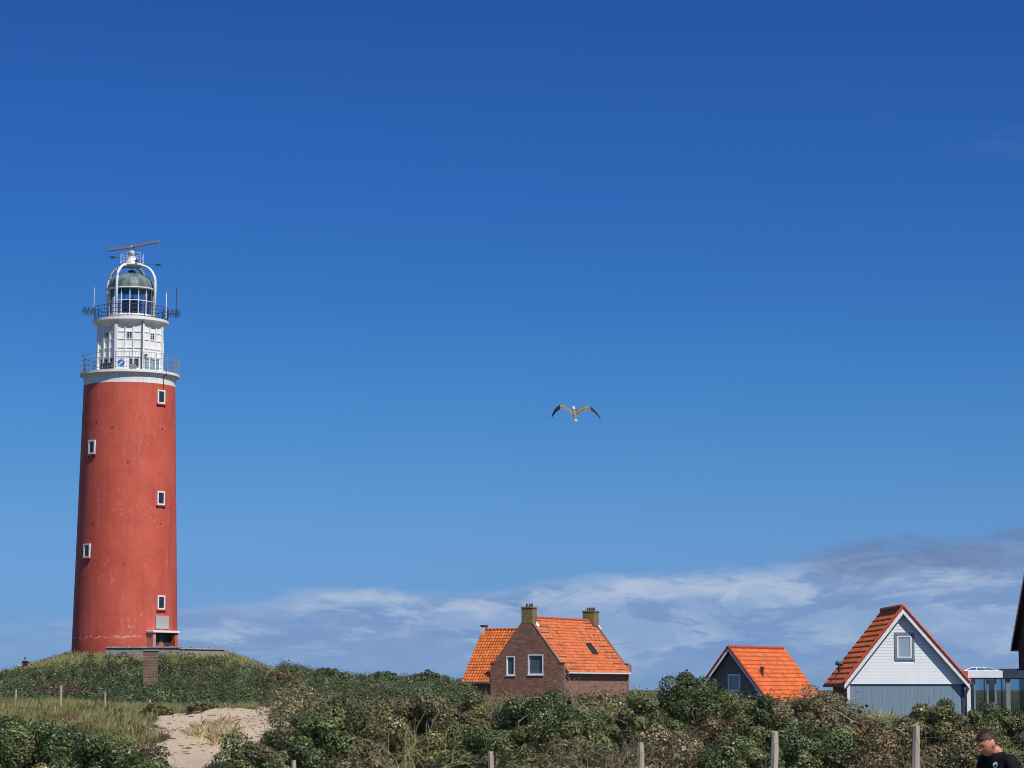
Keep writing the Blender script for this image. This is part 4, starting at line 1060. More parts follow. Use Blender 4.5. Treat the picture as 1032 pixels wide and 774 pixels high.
    # white lead flashing beside chimneys
    def chimney(y0, y1, w0, h, pots):
        ch = MB().box(-w0, w0, y0, y1, zr_-.50, zr_+h-.16).build('chimney', M['chimney_brick'], rf)
        MB().box(-w0-.05, w0+.05, y0-.05, y1+.05, zr_+h-.158, zr_+h).build('chimney_cap', M['chimney_brick'], ch, bevel=.01)
        p_ = MB()
        for q in pots: p_.tube([(q, (y0+y1)/2, zr_+h), (q, (y0+y1)/2, zr_+h+.30)], .10, 10, r2=.08)
        p_.build('chimney_pots', M['dark_metal'], ch, auto=True)
        MB().add([(w0+.01, y1-.15, zr_-.60), (w0+.22, y1-.15, zr_-.82), (w0+.22, y1+.12, zr_-.70), (w0+.01, y1+.12, zr_-.40), (w0+.01, y1-.15, zr_-.30)], [(0,1,2,3),(0,3,4)]).build('flashing', M['white_paint'], ch)
    chimney(-.012, .95, .56, 1.05, (-.25, .05, .3))
    chimney(L-1.05, L+.012, .62, 1.05, (-.35, -.1, .15, .38))
    # right verge white end board
    MB().box(hw-.45, hw+.16, L-.32, L-.20, ze+.05, ze+.75).build('verge_block', M['concrete'], root)
    # skylight on right slope
    Nn = Vector((hw*tanp/S, 0, hw/S)); Uv = Vector((0, 1, 0)); Dv = Vector(Dr); 
    o = Vector((0, 8.3, zr_)) + Dv*3.0 + Nn*.12
    m = Matrix(((Uv.x, Dv.x, Nn.x, o.x), (Uv.y, Dv.y, Nn.y, o.y), (Uv.z, Dv.z, Nn.z, o.z), (0, 0, 0, 1)))
    sk = MB(); sk.box(0, .95, 0, .08, 0, .1, m); sk.box(0, .95, 1.22, 1.3, 0, .1, m); sk.box(0, .08, .08, 1.22, 0, .1, m); sk.box(.87, .95, .08, 1.22, 0, .1, m)
    so = sk.build('skylight', M['navy'], root); MB().box(.08, .87, .08, 1.22, .02, .05, m).build('pane', M['dark_pane'], so)
    # left cross wing
    w2 = 4.0; ze2 = 3.05; zr2 = ze2 + w2*tanp; xl = -6.85; y0 = -.1; S2 = math.hypot(w2, w2*tanp)
    Df = (0, -w2/S2, -w2*tanp/S2); Db = (0, w2/S2, -w2*tanp/S2)
    wr = tiles('wing_roof', root, (xl, y0+w2, zr2), (1, 0, 0), Df, -xl-ww-.15, S2+.1, (0.56, 0.140, 0.032), seed=6, course=.36)
    # upper part of the wing roof runs on behind the main gable
    tiles('wing_roof', root, (-ww-.15, y0+w2, zr2), (1, 0, 0), Df, ww-1.0, (w2-.55)*S2/w2, (0.56, 0.140, 0.032), seed=8, course=.36)
    tiles('wing_roof', root, (xl, y0+w2, zr2), (1, 0, 0), Db, -xl-1.5, S2+.1, (0.56, 0.140, 0.032), seed=7, course=.36)
    rc = MB()
    for k in range(int((-xl-1.2)/.4)): rc.tube([(xl+k*.4, y0+w2, zr2+.08), (xl+k*.4+.39, y0+w2, zr2+.095)], .13, 8)
    rcm = rc.build('ridge_cap', M['tile'], wr, smooth=True)
    a = rcm.data.color_attributes.new('Col', 'FLOAT_COLOR', 'POINT'); cc = np.ones((len(rcm.data.vertices), 4), np.float32); cc[:, :3] = (.50, .12, .03); a.data.foreach_set('color', cc.ravel())
    MB().box(xl+.12, -ww-.102, .25, .5, zg0-.8, ze2+.2).build('side_wall', M['brick'], root)
    bmw = MB(); bmw.add([(xl+.12, .5, zg0-.8), (xl+.12, 2*w2-.7, zg0-.8), (xl+.12, 2*w2-.7, ze2+.2), (xl+.12, y0+w2, zr2-.15), (xl+.12, .5, ze2+.55)], [(0,1,2,3,4)]); bmw.build('gable_wall', M['brick'], root)
    MB().box(xl, -ww-.12, y0-.13, y0+.0, ze2-.17, ze2-.04).build('gutter', M['grey_paint'], root)
    ch = MB().box(xl-.02, xl+.42, y0+w2-.3, y0+w2+.3, zr2-.6, zr2+.42).build('chimney', M['chimney_brick'], wr)
    MB().box(xl-.06, xl+.46, y0+w2-.35, y0+w2+.35, zr2+.422, zr2+.52).build('chimney_cap', M['dark_metal'], ch)
    MB().box(xl-.028, xl+.43, y0+w2-.31, y0+w2-.303, zr2-.3, zr2+.35).build('flashing', M['white_paint'], ch)
brick_house()

def set_tile_col(o, col):
    a = o.data.color_attributes.new('Col', 'FLOAT_COLOR', 'POINT'); cc = np.ones((len(o.data.vertices), 4), np.float32)
    cc[:, :3] = np.array(col)*np.exp(np.random.default_rng(2).normal(0, .05, (len(cc), 1))); a.data.foreach_set('color', cc.ravel())

# ------------------------------------------------------------------ grey gabled house
def grey_house():
    Yf = 165.0; c = P(737.5, 690, Yf); ra = P(737.5, 652.5, Yf).z
    root = thing('grey_house', 'small dark grey clad house with plain orange roof', 'house', (c.x, Yf, 0), rad(-36))
    tanp = math.tan(rad(50)); hw = 3.5; zr_ = ra-.05; ze = zr_ - hw*tanp; L = 6.6; ww = 3.1; zg0 = -1.2
    S = math.hypot(hw, hw*tanp); Dr = (hw/S, 0, -hw*tanp/S); Dl = (-hw/S, 0, -hw*tanp/S)
    OG = (0.60, 0.120, 0.022)
    ov = .38
    rf = tiles('roof', root, (0, -ov, zr_), (0, 1, 0), Dr, L+2*ov, S, OG, seed=11, course=.36)
    tiles('roof', root, (0, -ov, zr_), (0, 1, 0), Dl, L+2*ov, S, OG, seed=12, course=.36)
    rc = MB()
    for k in range(int((L+2*ov)/.4)): rc.tube([(0, -ov+k*.4, zr_+.07), (0, -ov+k*.4+.39, zr_+.085)], .12, 8)
    set_tile_col(rc.build('ridge_cap', M['tile'], rf, smooth=True), (.42, .07, .03))
    def ztop(x): return zr_ - .12 - abs(x)*tanp
    zz = lambda v: P(745, v, Yf).z
    hole = (.02, 1.05, zz(695), zz(679.5))
    hole = (-.28, .68, zz(697), zz(679.5))
    holed_wall('gable_wall', [(-ww, zg0), (ww, zg0), (ww, ztop(ww)), (0, ztop(0)), (-ww, ztop(ww))], [hole], .2, M['dark_board'], root, 0)
    bd = MB(); z = zg0
    while z < ztop(0)-.2:
        xm = min(ww, (zr_-.14-z-.03)/tanp)
        segs = [(-xm, xm)] if not (z+.17 > hole[2] and z < hole[3]) else [(-xm, hole[0]-.05), (hole[1]+.05, xm)]
        for a, b in segs:
            if b > a: bd.add([(a, -.035, z), (b, -.035, z), (b, -.004, z+.175), (a, -.004, z+.175), (a, -.002, z), (b, -.002, z)], [(0,1,2,3), (0,1,5,4)])
        z += .18
    bd.build('cladding', M['dark_board'], root)
    window(root, hole[0], hole[1], hole[2], hole[3], 0, M['white_paint'], M['pane_blind'], .10, proud=.06, deep=.12)
    MB().box(ww-.2, ww, .202, L-.2, zg0, ze+.3).build('side_wall', M['dark_board'], root)
    MB().box(-ww, -ww+.2, .202, L-.2, zg0, ze+.3).build('side_wall', M['dark_board'], root)
    holed_wall('gable_wall', [(-ww, zg0), (ww, zg0), (ww, ztop(ww)), (0, ztop(0)), (-ww, ztop(ww))], [], .2, M['dark_board'], root, L-.2)
    for sg in (-1, 1):
        b = MB(); x1 = sg*(hw+.0); y0 = -ov-.04
        for (yy0, yy1) in ((-ov-.04, -ov-.005), (L+ov+.005, L+ov+.04)):
            b.add([(0, yy0, zr_+.02), (x1, yy0, ze+.02), (x1, yy0, ze-.2), (0, yy0, zr_-.22), (0, yy1, zr_+.02), (x1, yy1, ze+.02), (x1, yy1, ze-.2), (0, yy1, zr_-.22)], [(0,1,2,3),(7,6,5,4),(0,1,5,4),(2,3,7,6),(0,3,7,4),(1,2,6,5)])
        b.build('bargeboard', M['white_paint'], root)
        v = MB()
        N_ = 14
        for k in range(N_):
            xa = x1*k/N_; xb = x1*(k+1)/N_; za = zr_ + .12 - abs(xa)*tanp; zb_ = zr_ + .12 - abs(xb)*tanp
            v.tube([(xa, -ov-.04, za), (xb, -ov-.04, zb_-.02)], .075, 6)
        set_tile_col(v.build('verge_tiles', M['tile'], root), (.26, .035, .03))
    # flue pipe
    Dv = Vector(Dr); o = Vector((0, 1.3, zr_)) + Dv*2.45
    MB().tube([o - Vector((0, 0, .3)), o + Vector((0, 0, .48))], .09, 10).tube([o + Vector((0, 0, .48)), o + Vector((0, 0, .66))], .15, 10).build('flue', M['dark_metal'], root, auto=True)
grey_house()

# ------------------------------------------------------------------ white gabled house
def white_house():
    Yf = 139.0; pl = P(850, 690, Yf); pr_ = P(976, 689, Yf); ap = P(909, 613.5, Yf)
    cx = ap.x; zr_ = ap.z; ze = pl.z + .05
    hl = cx - pl.x; hr = pr_.x - cx
    root = thing('white_house', 'white boarded gable house with blue-grey lower wall and orange roof', 'house', (cx, Yf, 0), rad(1.5))
    L = 6.2; ov = .34; zg0 = -.2; tl = (zr_-ze)/hl; tr = (zr_-ze)/hr
    Sl = math.hypot(hl, zr_-ze); Sr = math.hypot(hr, zr_-ze)
    OW = (0.62, 0.135, 0.040)
    rl = tiles('roof', root, (0, -ov, zr_), (0, 1, 0), (-hl/Sl, 0, -(zr_-ze)/Sl), L+2*ov, Sl+.1, OW, seed=21, course=.40)
    rr_ = tiles('roof', root, (0, -ov, zr_), (0, 1, 0), (hr/Sr, 0, -(zr_-ze)/Sr), L+2*ov, Sr+.1, OW, seed=22, course=.40)
    rc = MB()
    for k in range(int((L+2*ov)/.4)): rc.tube([(0, -ov+k*.4, zr_+.10), (0, -ov+k*.4+.39, zr_+.13)], .14, 8)
    set_tile_col(rc.build('ridge_cap', M['tile'], rl, smooth=True), (.46, .09, .04))
    wl, wr = hl-.35, hr-.35
    def zl_(x): return zr_ - .13 - (abs(x)*tl if x < 0 else x*tr)
    zm = ze - .02
    px = Yf/F
    hole = ((901.5-909)*px, (919.5-909)*px, P(900, 664, Yf).z, P(900, 639.5, Yf).z)
    xl_, xr_ = -(zr_-.13-zm)/tl, (zr_-.13-zm)/tr
    holed_wall('upper_wall', [(max(xl_, -wl-.3), zm), (min(xr_, wr+.3), zm), (0, zl_(0))], [hole], .2, M['white_board'], root, 0)
    bd = MB(); z = zm + .005
    while z < zl_(0) - .15:
        top = z+.165
        a0, b0 = -(zr_-.15-top)/tl, (zr_-.15-top)/tr; a1, b1 = -(zr_-.15-z)/tl, (zr_-.15-z)/tr
        segs = [(a0, b0, a1, b1)] if not (top > hole[2]-.08 and z < hole[3]+.08) else [(a0, hole[0]-.07, a1, hole[0]-.07), (hole[1]+.07, b0, hole[1]+.07, b1)]
        for (ta, tb, ba, bb) in segs:
            if tb > ta: bd.add([(ba, -.045, z), (bb, -.045, z), (tb, -.040, top-.008), (ta, -.040, top-.008), (ta, -.004, top), (tb, -.004, top), (ba, -.004, z), (bb, -.004, z)], [(0,1,2,3), (3,2,5,4), (0,1,7,6)])
        z += .168
    bd.build('cladding', M['white_board'], root)
    wo = window(root, hole[0]-.06, hole[1]+.06, hole[2]-.06, hole[3]+.06, -.05, M['grey_paint'], M['pane_blind'], .12, proud=.03, deep=.045)
    window(wo, hole[0]+.08, hole[1]-.08, hole[2]+.02, hole[3]-.06, -.05, M['white_paint'], M['pane_blind'], .09, name='sash', proud=.02, deep=.1)
    MB().box(-wl, wr, .06, .2, zg0, zm-.002).build('lower_wall', M['blue_board'], root)
    vb = MB(); x = -wl+.02
    while x < wr-.1: vb.box(x+.003, x+.146, .040, .058, zg0, zm-.01); x += .15
    vb.build('lower_cladding', M['blue_board'], root)
    MB().box(-wl-.16, -wl, -.02, .2, zg0, zm-.004).build('corner_board', M['white_paint'], root)
    MB().box(wr, wr+.14, -.02, .2, zg0, zm-.004).build('corner_board', M['navy'], root)
    MB().box(-wl, -wl+.2, .202, L-.2, zg0, ze+.3).build('side_wall', M['brick'], root)
    MB().box(wr-.2, wr, .202, L-.2, zg0, ze+.3).build('side_wall', M['brick'], root)
    holed_wall('rear_wall', [(-wl, zg0), (wr, zg0), (wr, zl_(wr)), (0, zl_(0)), (-wl, zl_(-wl))], [], .2, M['white_board'], root, L-.2)
    for sg, h_, t_ in ((-1, hl, tl), (1, hr, tr)):
        b = MB(); x1 = sg*(h_+.02); zt_ = lambda x: zr_ + .03 - abs(x)*t_
        y0, y1 = -ov-.05, -ov-.005
        b.add([(0, y0, zt_(0)), (x1, y0, zt_(x1)), (x1, y0, zt_(x1)-.30), (0, y0, zt_(0)-.33), (0, y1, zt_(0)), (x1, y1, zt_(x1)), (x1, y1, zt_(x1)-.30), (0, y1, zt_(0)-.33)], [(0,1,2,3),(7,6,5,4),(0,1,5,4),(2,3,7,6),(0,3,7,4),(1,2,6,5)])
        b.build('bargeboard', M['white_paint'], root)
        v = MB(); N_ = 15
        for k in range(N_):
            xa = x1*k/N_; xb = x1*(k+1)/N_
            v.tube([(xa, -ov-.05, zt_(xa)+.12), (xb, -ov-.05, zt_(xb)+.10)], .085, 6)
        set_tile_col(v.build('verge_tiles', M['tile'], root), (.50, .095, .045))
    MB().box(hr+.02, hr+.16, -ov, L+ov, ze-.18, ze-.05).build('gutter', M['dark_metal'], root)
    MB().box(-hl-.16, -hl-.02, -ov, L+ov, ze-.18, ze-.05).build('gutter', M['dark_metal'], root)
    o = Vector((-hl*.88, 4.0, zr_-hl*.88*tl))
    MB().tube([o - Vector((0, 0, .2)), o + Vector((0, 0, .62))], .09, 10).tube([o + Vector((-.2, 0, .70)), o + Vector((.2, 0, .62))], .12, 10).build('flue', M['dark_metal'], root, auto=True)
white_house()

# ------------------------------------------------------------------ glass extension and dark house
def extension():
    Yf = 139.5; a = P(977.5, 708, Yf); z1 = P(990, 683, Yf).z; z2 = P(990, 676, Yf).z
    X1 = 30.0; x0 = a.x; W = X1 - x0; zg0 = -.2; D = 4.2
    root = thing('glass_extension', 'flat-roofed glass walled extension with rooflight right of the white house', 'extension', (x0, Yf, 0))
    px = Yf/F
    xs = (1010-977.5)*px
    MB().box(-.12, xs, -.25, D, z1, z2).build('white_fascia', M['white_paint'], root)
    MB().box(xs+.002, W+.6, -.20, D, z1, z2+.02).build('dark_fascia', M['navy'], root)
    MB().box(-.20, .02, -.2, .1, zg0, z1-.002).build('white_pier', M['white_paint'], root)
    fr = MB(); 
    for u_ in (982.5, 995.5, 1003.5): x = (u_-977.5)*px; fr.box(x-.05, x+.05, 0, .08, zg0, z1-.002)
    fr.box(.02, W, 0, .08, zg0, zg0+.3)
    x = (1016-977.5)*px; fr.box(x-.12, x+.12, -.02, .12, zg0, z1-.002); fr.box(W-.9, W-.8, 0, .08, zg0, z1-.002)
    fr.box(.02, W, 0.001, .079, z1-.08, z1-.003)
    for x in (.6, 1.6, 2.6): fr.box(x-.04, x+.04, D-.12, D-.04, zg0, z1-.002)
    fr.build('glazing_bars', M['grey_paint'], root)
    MB().box(.03, W-.001, .03, .045, zg0+.3, z1-.08).build('glass_wall', M['glass'], root)
    MB().box(.03, W-.001, D-.09, D-.075, zg0+.3, z1-.003).build('glass_wall', M['glass'], root)
    MB().box(.03, W-.01, .1, D-.1, zg0, zg0+.04).build('floor_slab', M['concrete'], root)
    ps = MB()
    for (u_, wd) in ((999.5, .32), (980, .2)): x = (u_-977.5)*px; ps.box(x-wd/2, x+wd/2, .16, .20, zg0+.1, z1-.1)
    ps.build('blinds', M['curtain'], root)
    # rooflight
    zb = z2 + .002; za = P(990, 672.6, Yf+1.5).z
    xa, xb = (975-977.5)*px, (1012-977.5)*px
    rl = MB(); c = [(xa, .8, zb), (xb, .8, zb), (xb, 3.4, zb), (xa, 3.4, zb), (xa+.6, 1.7, za), (xb-.6, 1.7, za), (xb-.6, 2.5, za), (xa+.6, 2.5, za)]
    for i, j in ((0,1),(1,2),(2,3),(3,0),(4,5),(5,6),(6,7),(7,4),(0,4),(1,5),(2,6),(3,7)): rl.tube([c[i], c[j]], .03, 6)
    for q in (.33, .66):
        A = Vector(c[0]).lerp(Vector(c[1]), q); B = Vector(c[4]).lerp(Vector(c[5]), q); rl.tube([A, B], .022, 6)
    rlo = rl.build('rooflight', M['white_paint'], root)
    MB().add(c, [(0,1,5,4),(1,2,6,5),(2,3,7,6),(3,0,4,7),(4,5,6,7)]).build('rooflight_glass', M['sky_pane'], rlo)
    # solar collector on dark part
    MB().box(xb+.1, W, .9, 2.8, z2+.03, z2+.12).build('roof_panel', M['navy'], root)
extension()

def dark_house():
    X = 30.06; ye = 150.0; zE = P(1017.5, 653, ye).z; tanp = math.tan(rad(44)); yr = 143.2; zR = zE + (ye-yr)*tanp
    yn = yr - (ye-yr); W = 9.0; zg0 = -.3
    root = thing('dark_house', 'tall dark brick house with dark overhanging gable at the right edge', 'house', (X, yr, 0))
    h = ye-yr; Xw = .30                       # wall set back behind the verge
    w = MB(); ww = h-.45
    w.add([(Xw, -ww, zg0), (Xw, ww, zg0), (Xw, ww, zR-.2-ww*tanp), (Xw, 0, zR-.2), (Xw, -ww, zR-.2-ww*tanp)], [(0,1,2,3,4)])
    w.build('gable_wall', M['dark_brick'], root)
    MB().box(Xw+.01, W, -ww, -ww+.25, zg0, zR-ww*tanp-.2).build('side_wall', M['dark_brick'], root)
    MB().box(Xw+.01, W, ww-.25, ww, zg0, zR-ww*tanp-.2).build('side_wall', M['dark_brick'], root)
    MB().box(W-.2, W, -ww+.26, ww-.26, zg0, zR-ww*tanp-.3).build('end_wall', M['dark_brick'], root)
    S = math.hypot(h, h*tanp)
    for sg in (-1, 1):
        tiles('roof', root, (0, 0, zR), (1, 0, 0), (0, sg*h/S, -h*tanp/S), W+.5, S, (.07, .06, .06), seed=31+sg, course=.36)
        b = MB(); x0, x1 = -.06, -.01
        b.add([(x0, 0, zR+.1), (x0, sg*h, zE+.1), (x0, sg*h, zE-.18), (x0, 0, zR-.2), (x1, 0, zR+.1), (x1, sg*h, zE+.1), (x1, sg*h, zE-.18), (x1, 0, zR-.2)], [(0,1,2,3),(7,6,5,4),(0,1,5,4),(2,3,7,6),(0,3,7,4),(1,2,6,5)])
        b.build('bargeboard', M['steel'], root)
    MB().box(-.06, W, h, h+.14, zE-.2, zE-.06).build('gutter', M['grey_paint'], root)
dark_house()

# ------------------------------------------------------------------ fences
def post_mesh(root, loc, h, r, lean, mat, seed):
    rr = random.Random(seed); mb = MB(); n = 10; V = []
    k_ = 7
    for i in range(n):
        t = i/(n-1); 
        for k in range(k_):
            a = 2*math.pi*k/k_; q = r*(1 + rr.uniform(-.07, .07))*(1-.06*t)*(1 if i < n-1 else .86)
            V.append((loc[0] + q*math.cos(a) + lean[0]*h*t, loc[1] + q*math.sin(a) + lean[1]*h*t, loc[2] + h*t + (rr.uniform(-.012, .012) if i == n-1 else 0) ))
    Fc = [(i*k_+k, i*k_+(k+1) % k_, (i+1)*k_+(k+1) % k_, (i+1)*k_+k) for i in range(n-1) for k in range(k_)] + [tuple((n-1)*k_+k for k in range(k_))]
    mb.add(V, Fc); return mb.build('post', mat, root, auto=True)
def near_fence():
    root = thing('wire_fence', 'wire fence on round weathered wooden posts before the front shrubs', 'fence', (0, 0, 0))
    data = [(1075, 727, 25, .047, (0, 0)), (923.5, 731, 26, .045, (.035, 0)), (781, 738, 28, .045, (.03, 0)), (645.5, 748.5, 31, .043, (-.012, 0)), (494.5, 757.5, 34, .042, (-.01, 0)), (296, 766, 38, .042, (0, 0)), (120, 778, 42, .045, (.01, 0))]
    tops = []
    for i, (u, v, Y, r, ln) in enumerate(data):
        t = P(u, v, Y); gz = g1(t.x, Y); h = t.z - gz + .3
        post_mesh(root, (t.x - ln[0]*h, t.y, gz-.3), h, r, ln, M['post'], i); tops.append(t)
    for dz in (.12, .48, .82):
        w = MB()
        for a, b in zip(tops[:-1], tops[1:]):
            A = a - Vector((0, .05, dz)); B = b - Vector((0, .05, dz)); mid = (A+B)/2 - Vector((0, 0, .03))
            w.tube([A, (A+mid)/2 - Vector((0, 0, .008)), mid, (B+mid)/2 - Vector((0, 0, .008)), B], .0016, 4, cap=False)
        w.build('wire', M['wire'], root)
near_fence()
def far_fence():
    root = thing('wire_fence', 'thin old wooden fence posts standing in the pale grass before the mound', 'fence', (0, 0, 0))
    data = [(-30, 693, 110), (16, 694.5, 112), (61.5, 690.5, 106), (106, 697, 108), (151, 705, 110), (226.7, 708, 116)]
    tops = []
    for i, (u, v, Y) in enumerate(data):
        t = P(u, v, Y); gz = g1(t.x, Y); h = max(.5, t.z - gz) + .3
        post_mesh(root, (t.x, t.y, t.z - h), h, .05 if i != 2 else .06, (.0, 0), M['post'], 20+i); tops.append(t)
    w = MB()
    for dz in (.15, .5):
        for a, b in zip(tops[:-1], tops[1:]): w.tube([a - Vector((0, .06, dz)), b - Vector((0, .06, dz))], .004, 4, cap=False)
    w.build('wires', M['wire'], root)
far_fence()

# ------------------------------------------------------------------ people
def skin_mesh(name, joints, bones, mat, sub=1, voxel=None, parent=None, extra=None):
    """joints: {name: (pos, rx, ry)}"""
    names = list(joints); me = bpy.data.meshes.new(name)
    me.from_pydata([joints[k][0] for k in names], [(names.index(a), names.index(b)) for a, b in bones], [])
    o = bpy.data.objects.new(name, me); COL.objects.link(o)
    m = o.modifiers.new('skin', 'SKIN'); m.use_smooth_shade = True
    for i, k in enumerate(names):
        me.skin_vertices[0].data[i].radius = (joints[k][1], joints[k][2] if len(joints[k]) > 2 else joints[k][1])
    me.skin_vertices[0].data[0].use_root = True
    s = o.modifiers.new('sub', 'SUBSURF'); s.levels = s.render_levels = sub
    dg = bpy.context.evaluated_depsgraph_get(); dg.update()
    nm = bpy.data.meshes.new_from_object(o.evaluated_get(dg))
    bpy.data.objects.remove(o)
    if extra is not None:
        bm = bmesh.new(); bm.from_mesh(nm)
        for V, Fc in extra:
            vs = [bm.verts.new(v) for v in V]
            for f in Fc:
                try: bm.faces.new([vs[i] for i in f])
                except ValueError: pass
        bmesh.ops.recalc_face_normals(bm, faces=bm.faces)
        bm.to_mesh(nm); bm.free()
    o = bpy.data.objects.new(name, nm); COL.objects.link(o)
    if voxel:
        rm = o.modifiers.new('remesh', 'REMESH'); rm.mode = 'VOXEL'; rm.voxel_size = voxel; rm.use_smooth_shade = True
        sm = o.modifiers.new('smooth', 'SMOOTH'); sm.factor = .4; sm.iterations = 2
        dg = bpy.context.evaluated_depsgraph_get(); dg.update()
        nm2 = bpy.data.meshes.new_from_object(o.evaluated_get(dg)); bpy.data.objects.remove(o)
        o = bpy.data.objects.new(name, nm2); COL.objects.link(o)
    o.data.materials.clear(); o.data.materials.append(mat)
    o.data.polygons.foreach_set('use_smooth', np.ones(len(o.data.polygons), dtype=bool))
    if parent is not None: o.parent = parent
    return o

def head_shape(sc=1.0, n=40, m=48):
    """head centred at origin, facing -y; returns V, F"""
    V = []; 
    for i in range(n+1):
        ph = math.pi*i/n; z = math.cos(ph); s = math.sin(ph)
        for j in range(m):
            a = 2*math.pi*j/m; x = s*math.sin(a); y = -s*math.cos(a)
            fx = .076*x; fy = .098*y; fz = .118*z
            front = max(0, -y)
            if z < 0: 
                fx *= 1 - .30*(-z)**1.2; fy *= 1 - .22*(-z)**1.5*(1 if y > 0 else .35)
                if y > .1: fy *= 1 - .25*(-z)
            # brow, sockets, nose, lips, chin
            g = lambda cx_, cz_, wx, wz: math.exp(-((fx-cx_)/wx)**2 - ((fz-cz_)/wz)**2)*(front > .1)
            fy -= .007*g(0, .028, .045, .010)
            fy += .012*(g(.031, .008, .016, .012) + g(-.031, .008, .016, .012))
            fy -= .026*g(0, -.022, .011, .014) + .014*g(0, -.002, .008, .018)
            fy -= .006*(g(.012, -.028, .008, .007) + g(-.012, -.028, .008, .007))
            fy -= .008*g(0, -.050, .020, .006) - .004*g(0, -.0565, .022, .003) + .007*g(0, -.064, .017, .006) * -1*-1
            fy -= .010*g(0, -.095, .024, .014)
            V.append((fx*sc, fy*sc, fz*sc))
    Fc = [(i*m+j, i*m+(j+1) % m, (i+1)*m+(j+1) % m, (i+1)*m+j) for i in range(n) for j in range(m)]
    return V, Fc

def hand(joints, bones, side, w, d, fwd):
    """palm and five fingers hanging from wrist w along direction d; thumb forward"""
    w = Vector(w); d = Vector(d).normalized(); f = Vector(fwd).normalized(); p = 'h%d' % side
    palm = w + d*.055; joints[p+'p'] = (palm, .014, .030); bones.append((('wr%d' % side), p+'p'))
    for k, (off, L) in enumerate(((.030, .070), (.010, .080), (-.010, .074), (-.029, .058))):
        a = w + d*.095 + f*off; b = a + d*L*.5 + Vector((-side*.006, 0, 0)); c = b + (d*.8 + Vector((-side*.45, 0, 0))).normalized()*L*.5
        joints[f'{p}{k}a'] = (a, .010); joints[f'{p}{k}b'] = (b, .008); joints[f'{p}{k}c'] = (c, .006)
        bones += [(p+'p', f'{p}{k}a'), (f'{p}{k}a', f'{p}{k}b'), (f'{p}{k}b', f'{p}{k}c')]
    a = w + d*.03 + f*.034; b = a + (d + f*.7).normalized()*.035; c = b + d*.03
    joints[p+'ta'] = (a, .012); joints[p+'tb'] = (b, .010); joints[p+'tc'] = (c, .007)
    bones += [(p+'p', p+'ta'), (p+'ta', p+'tb'), (p+'tb', p+'tc')]

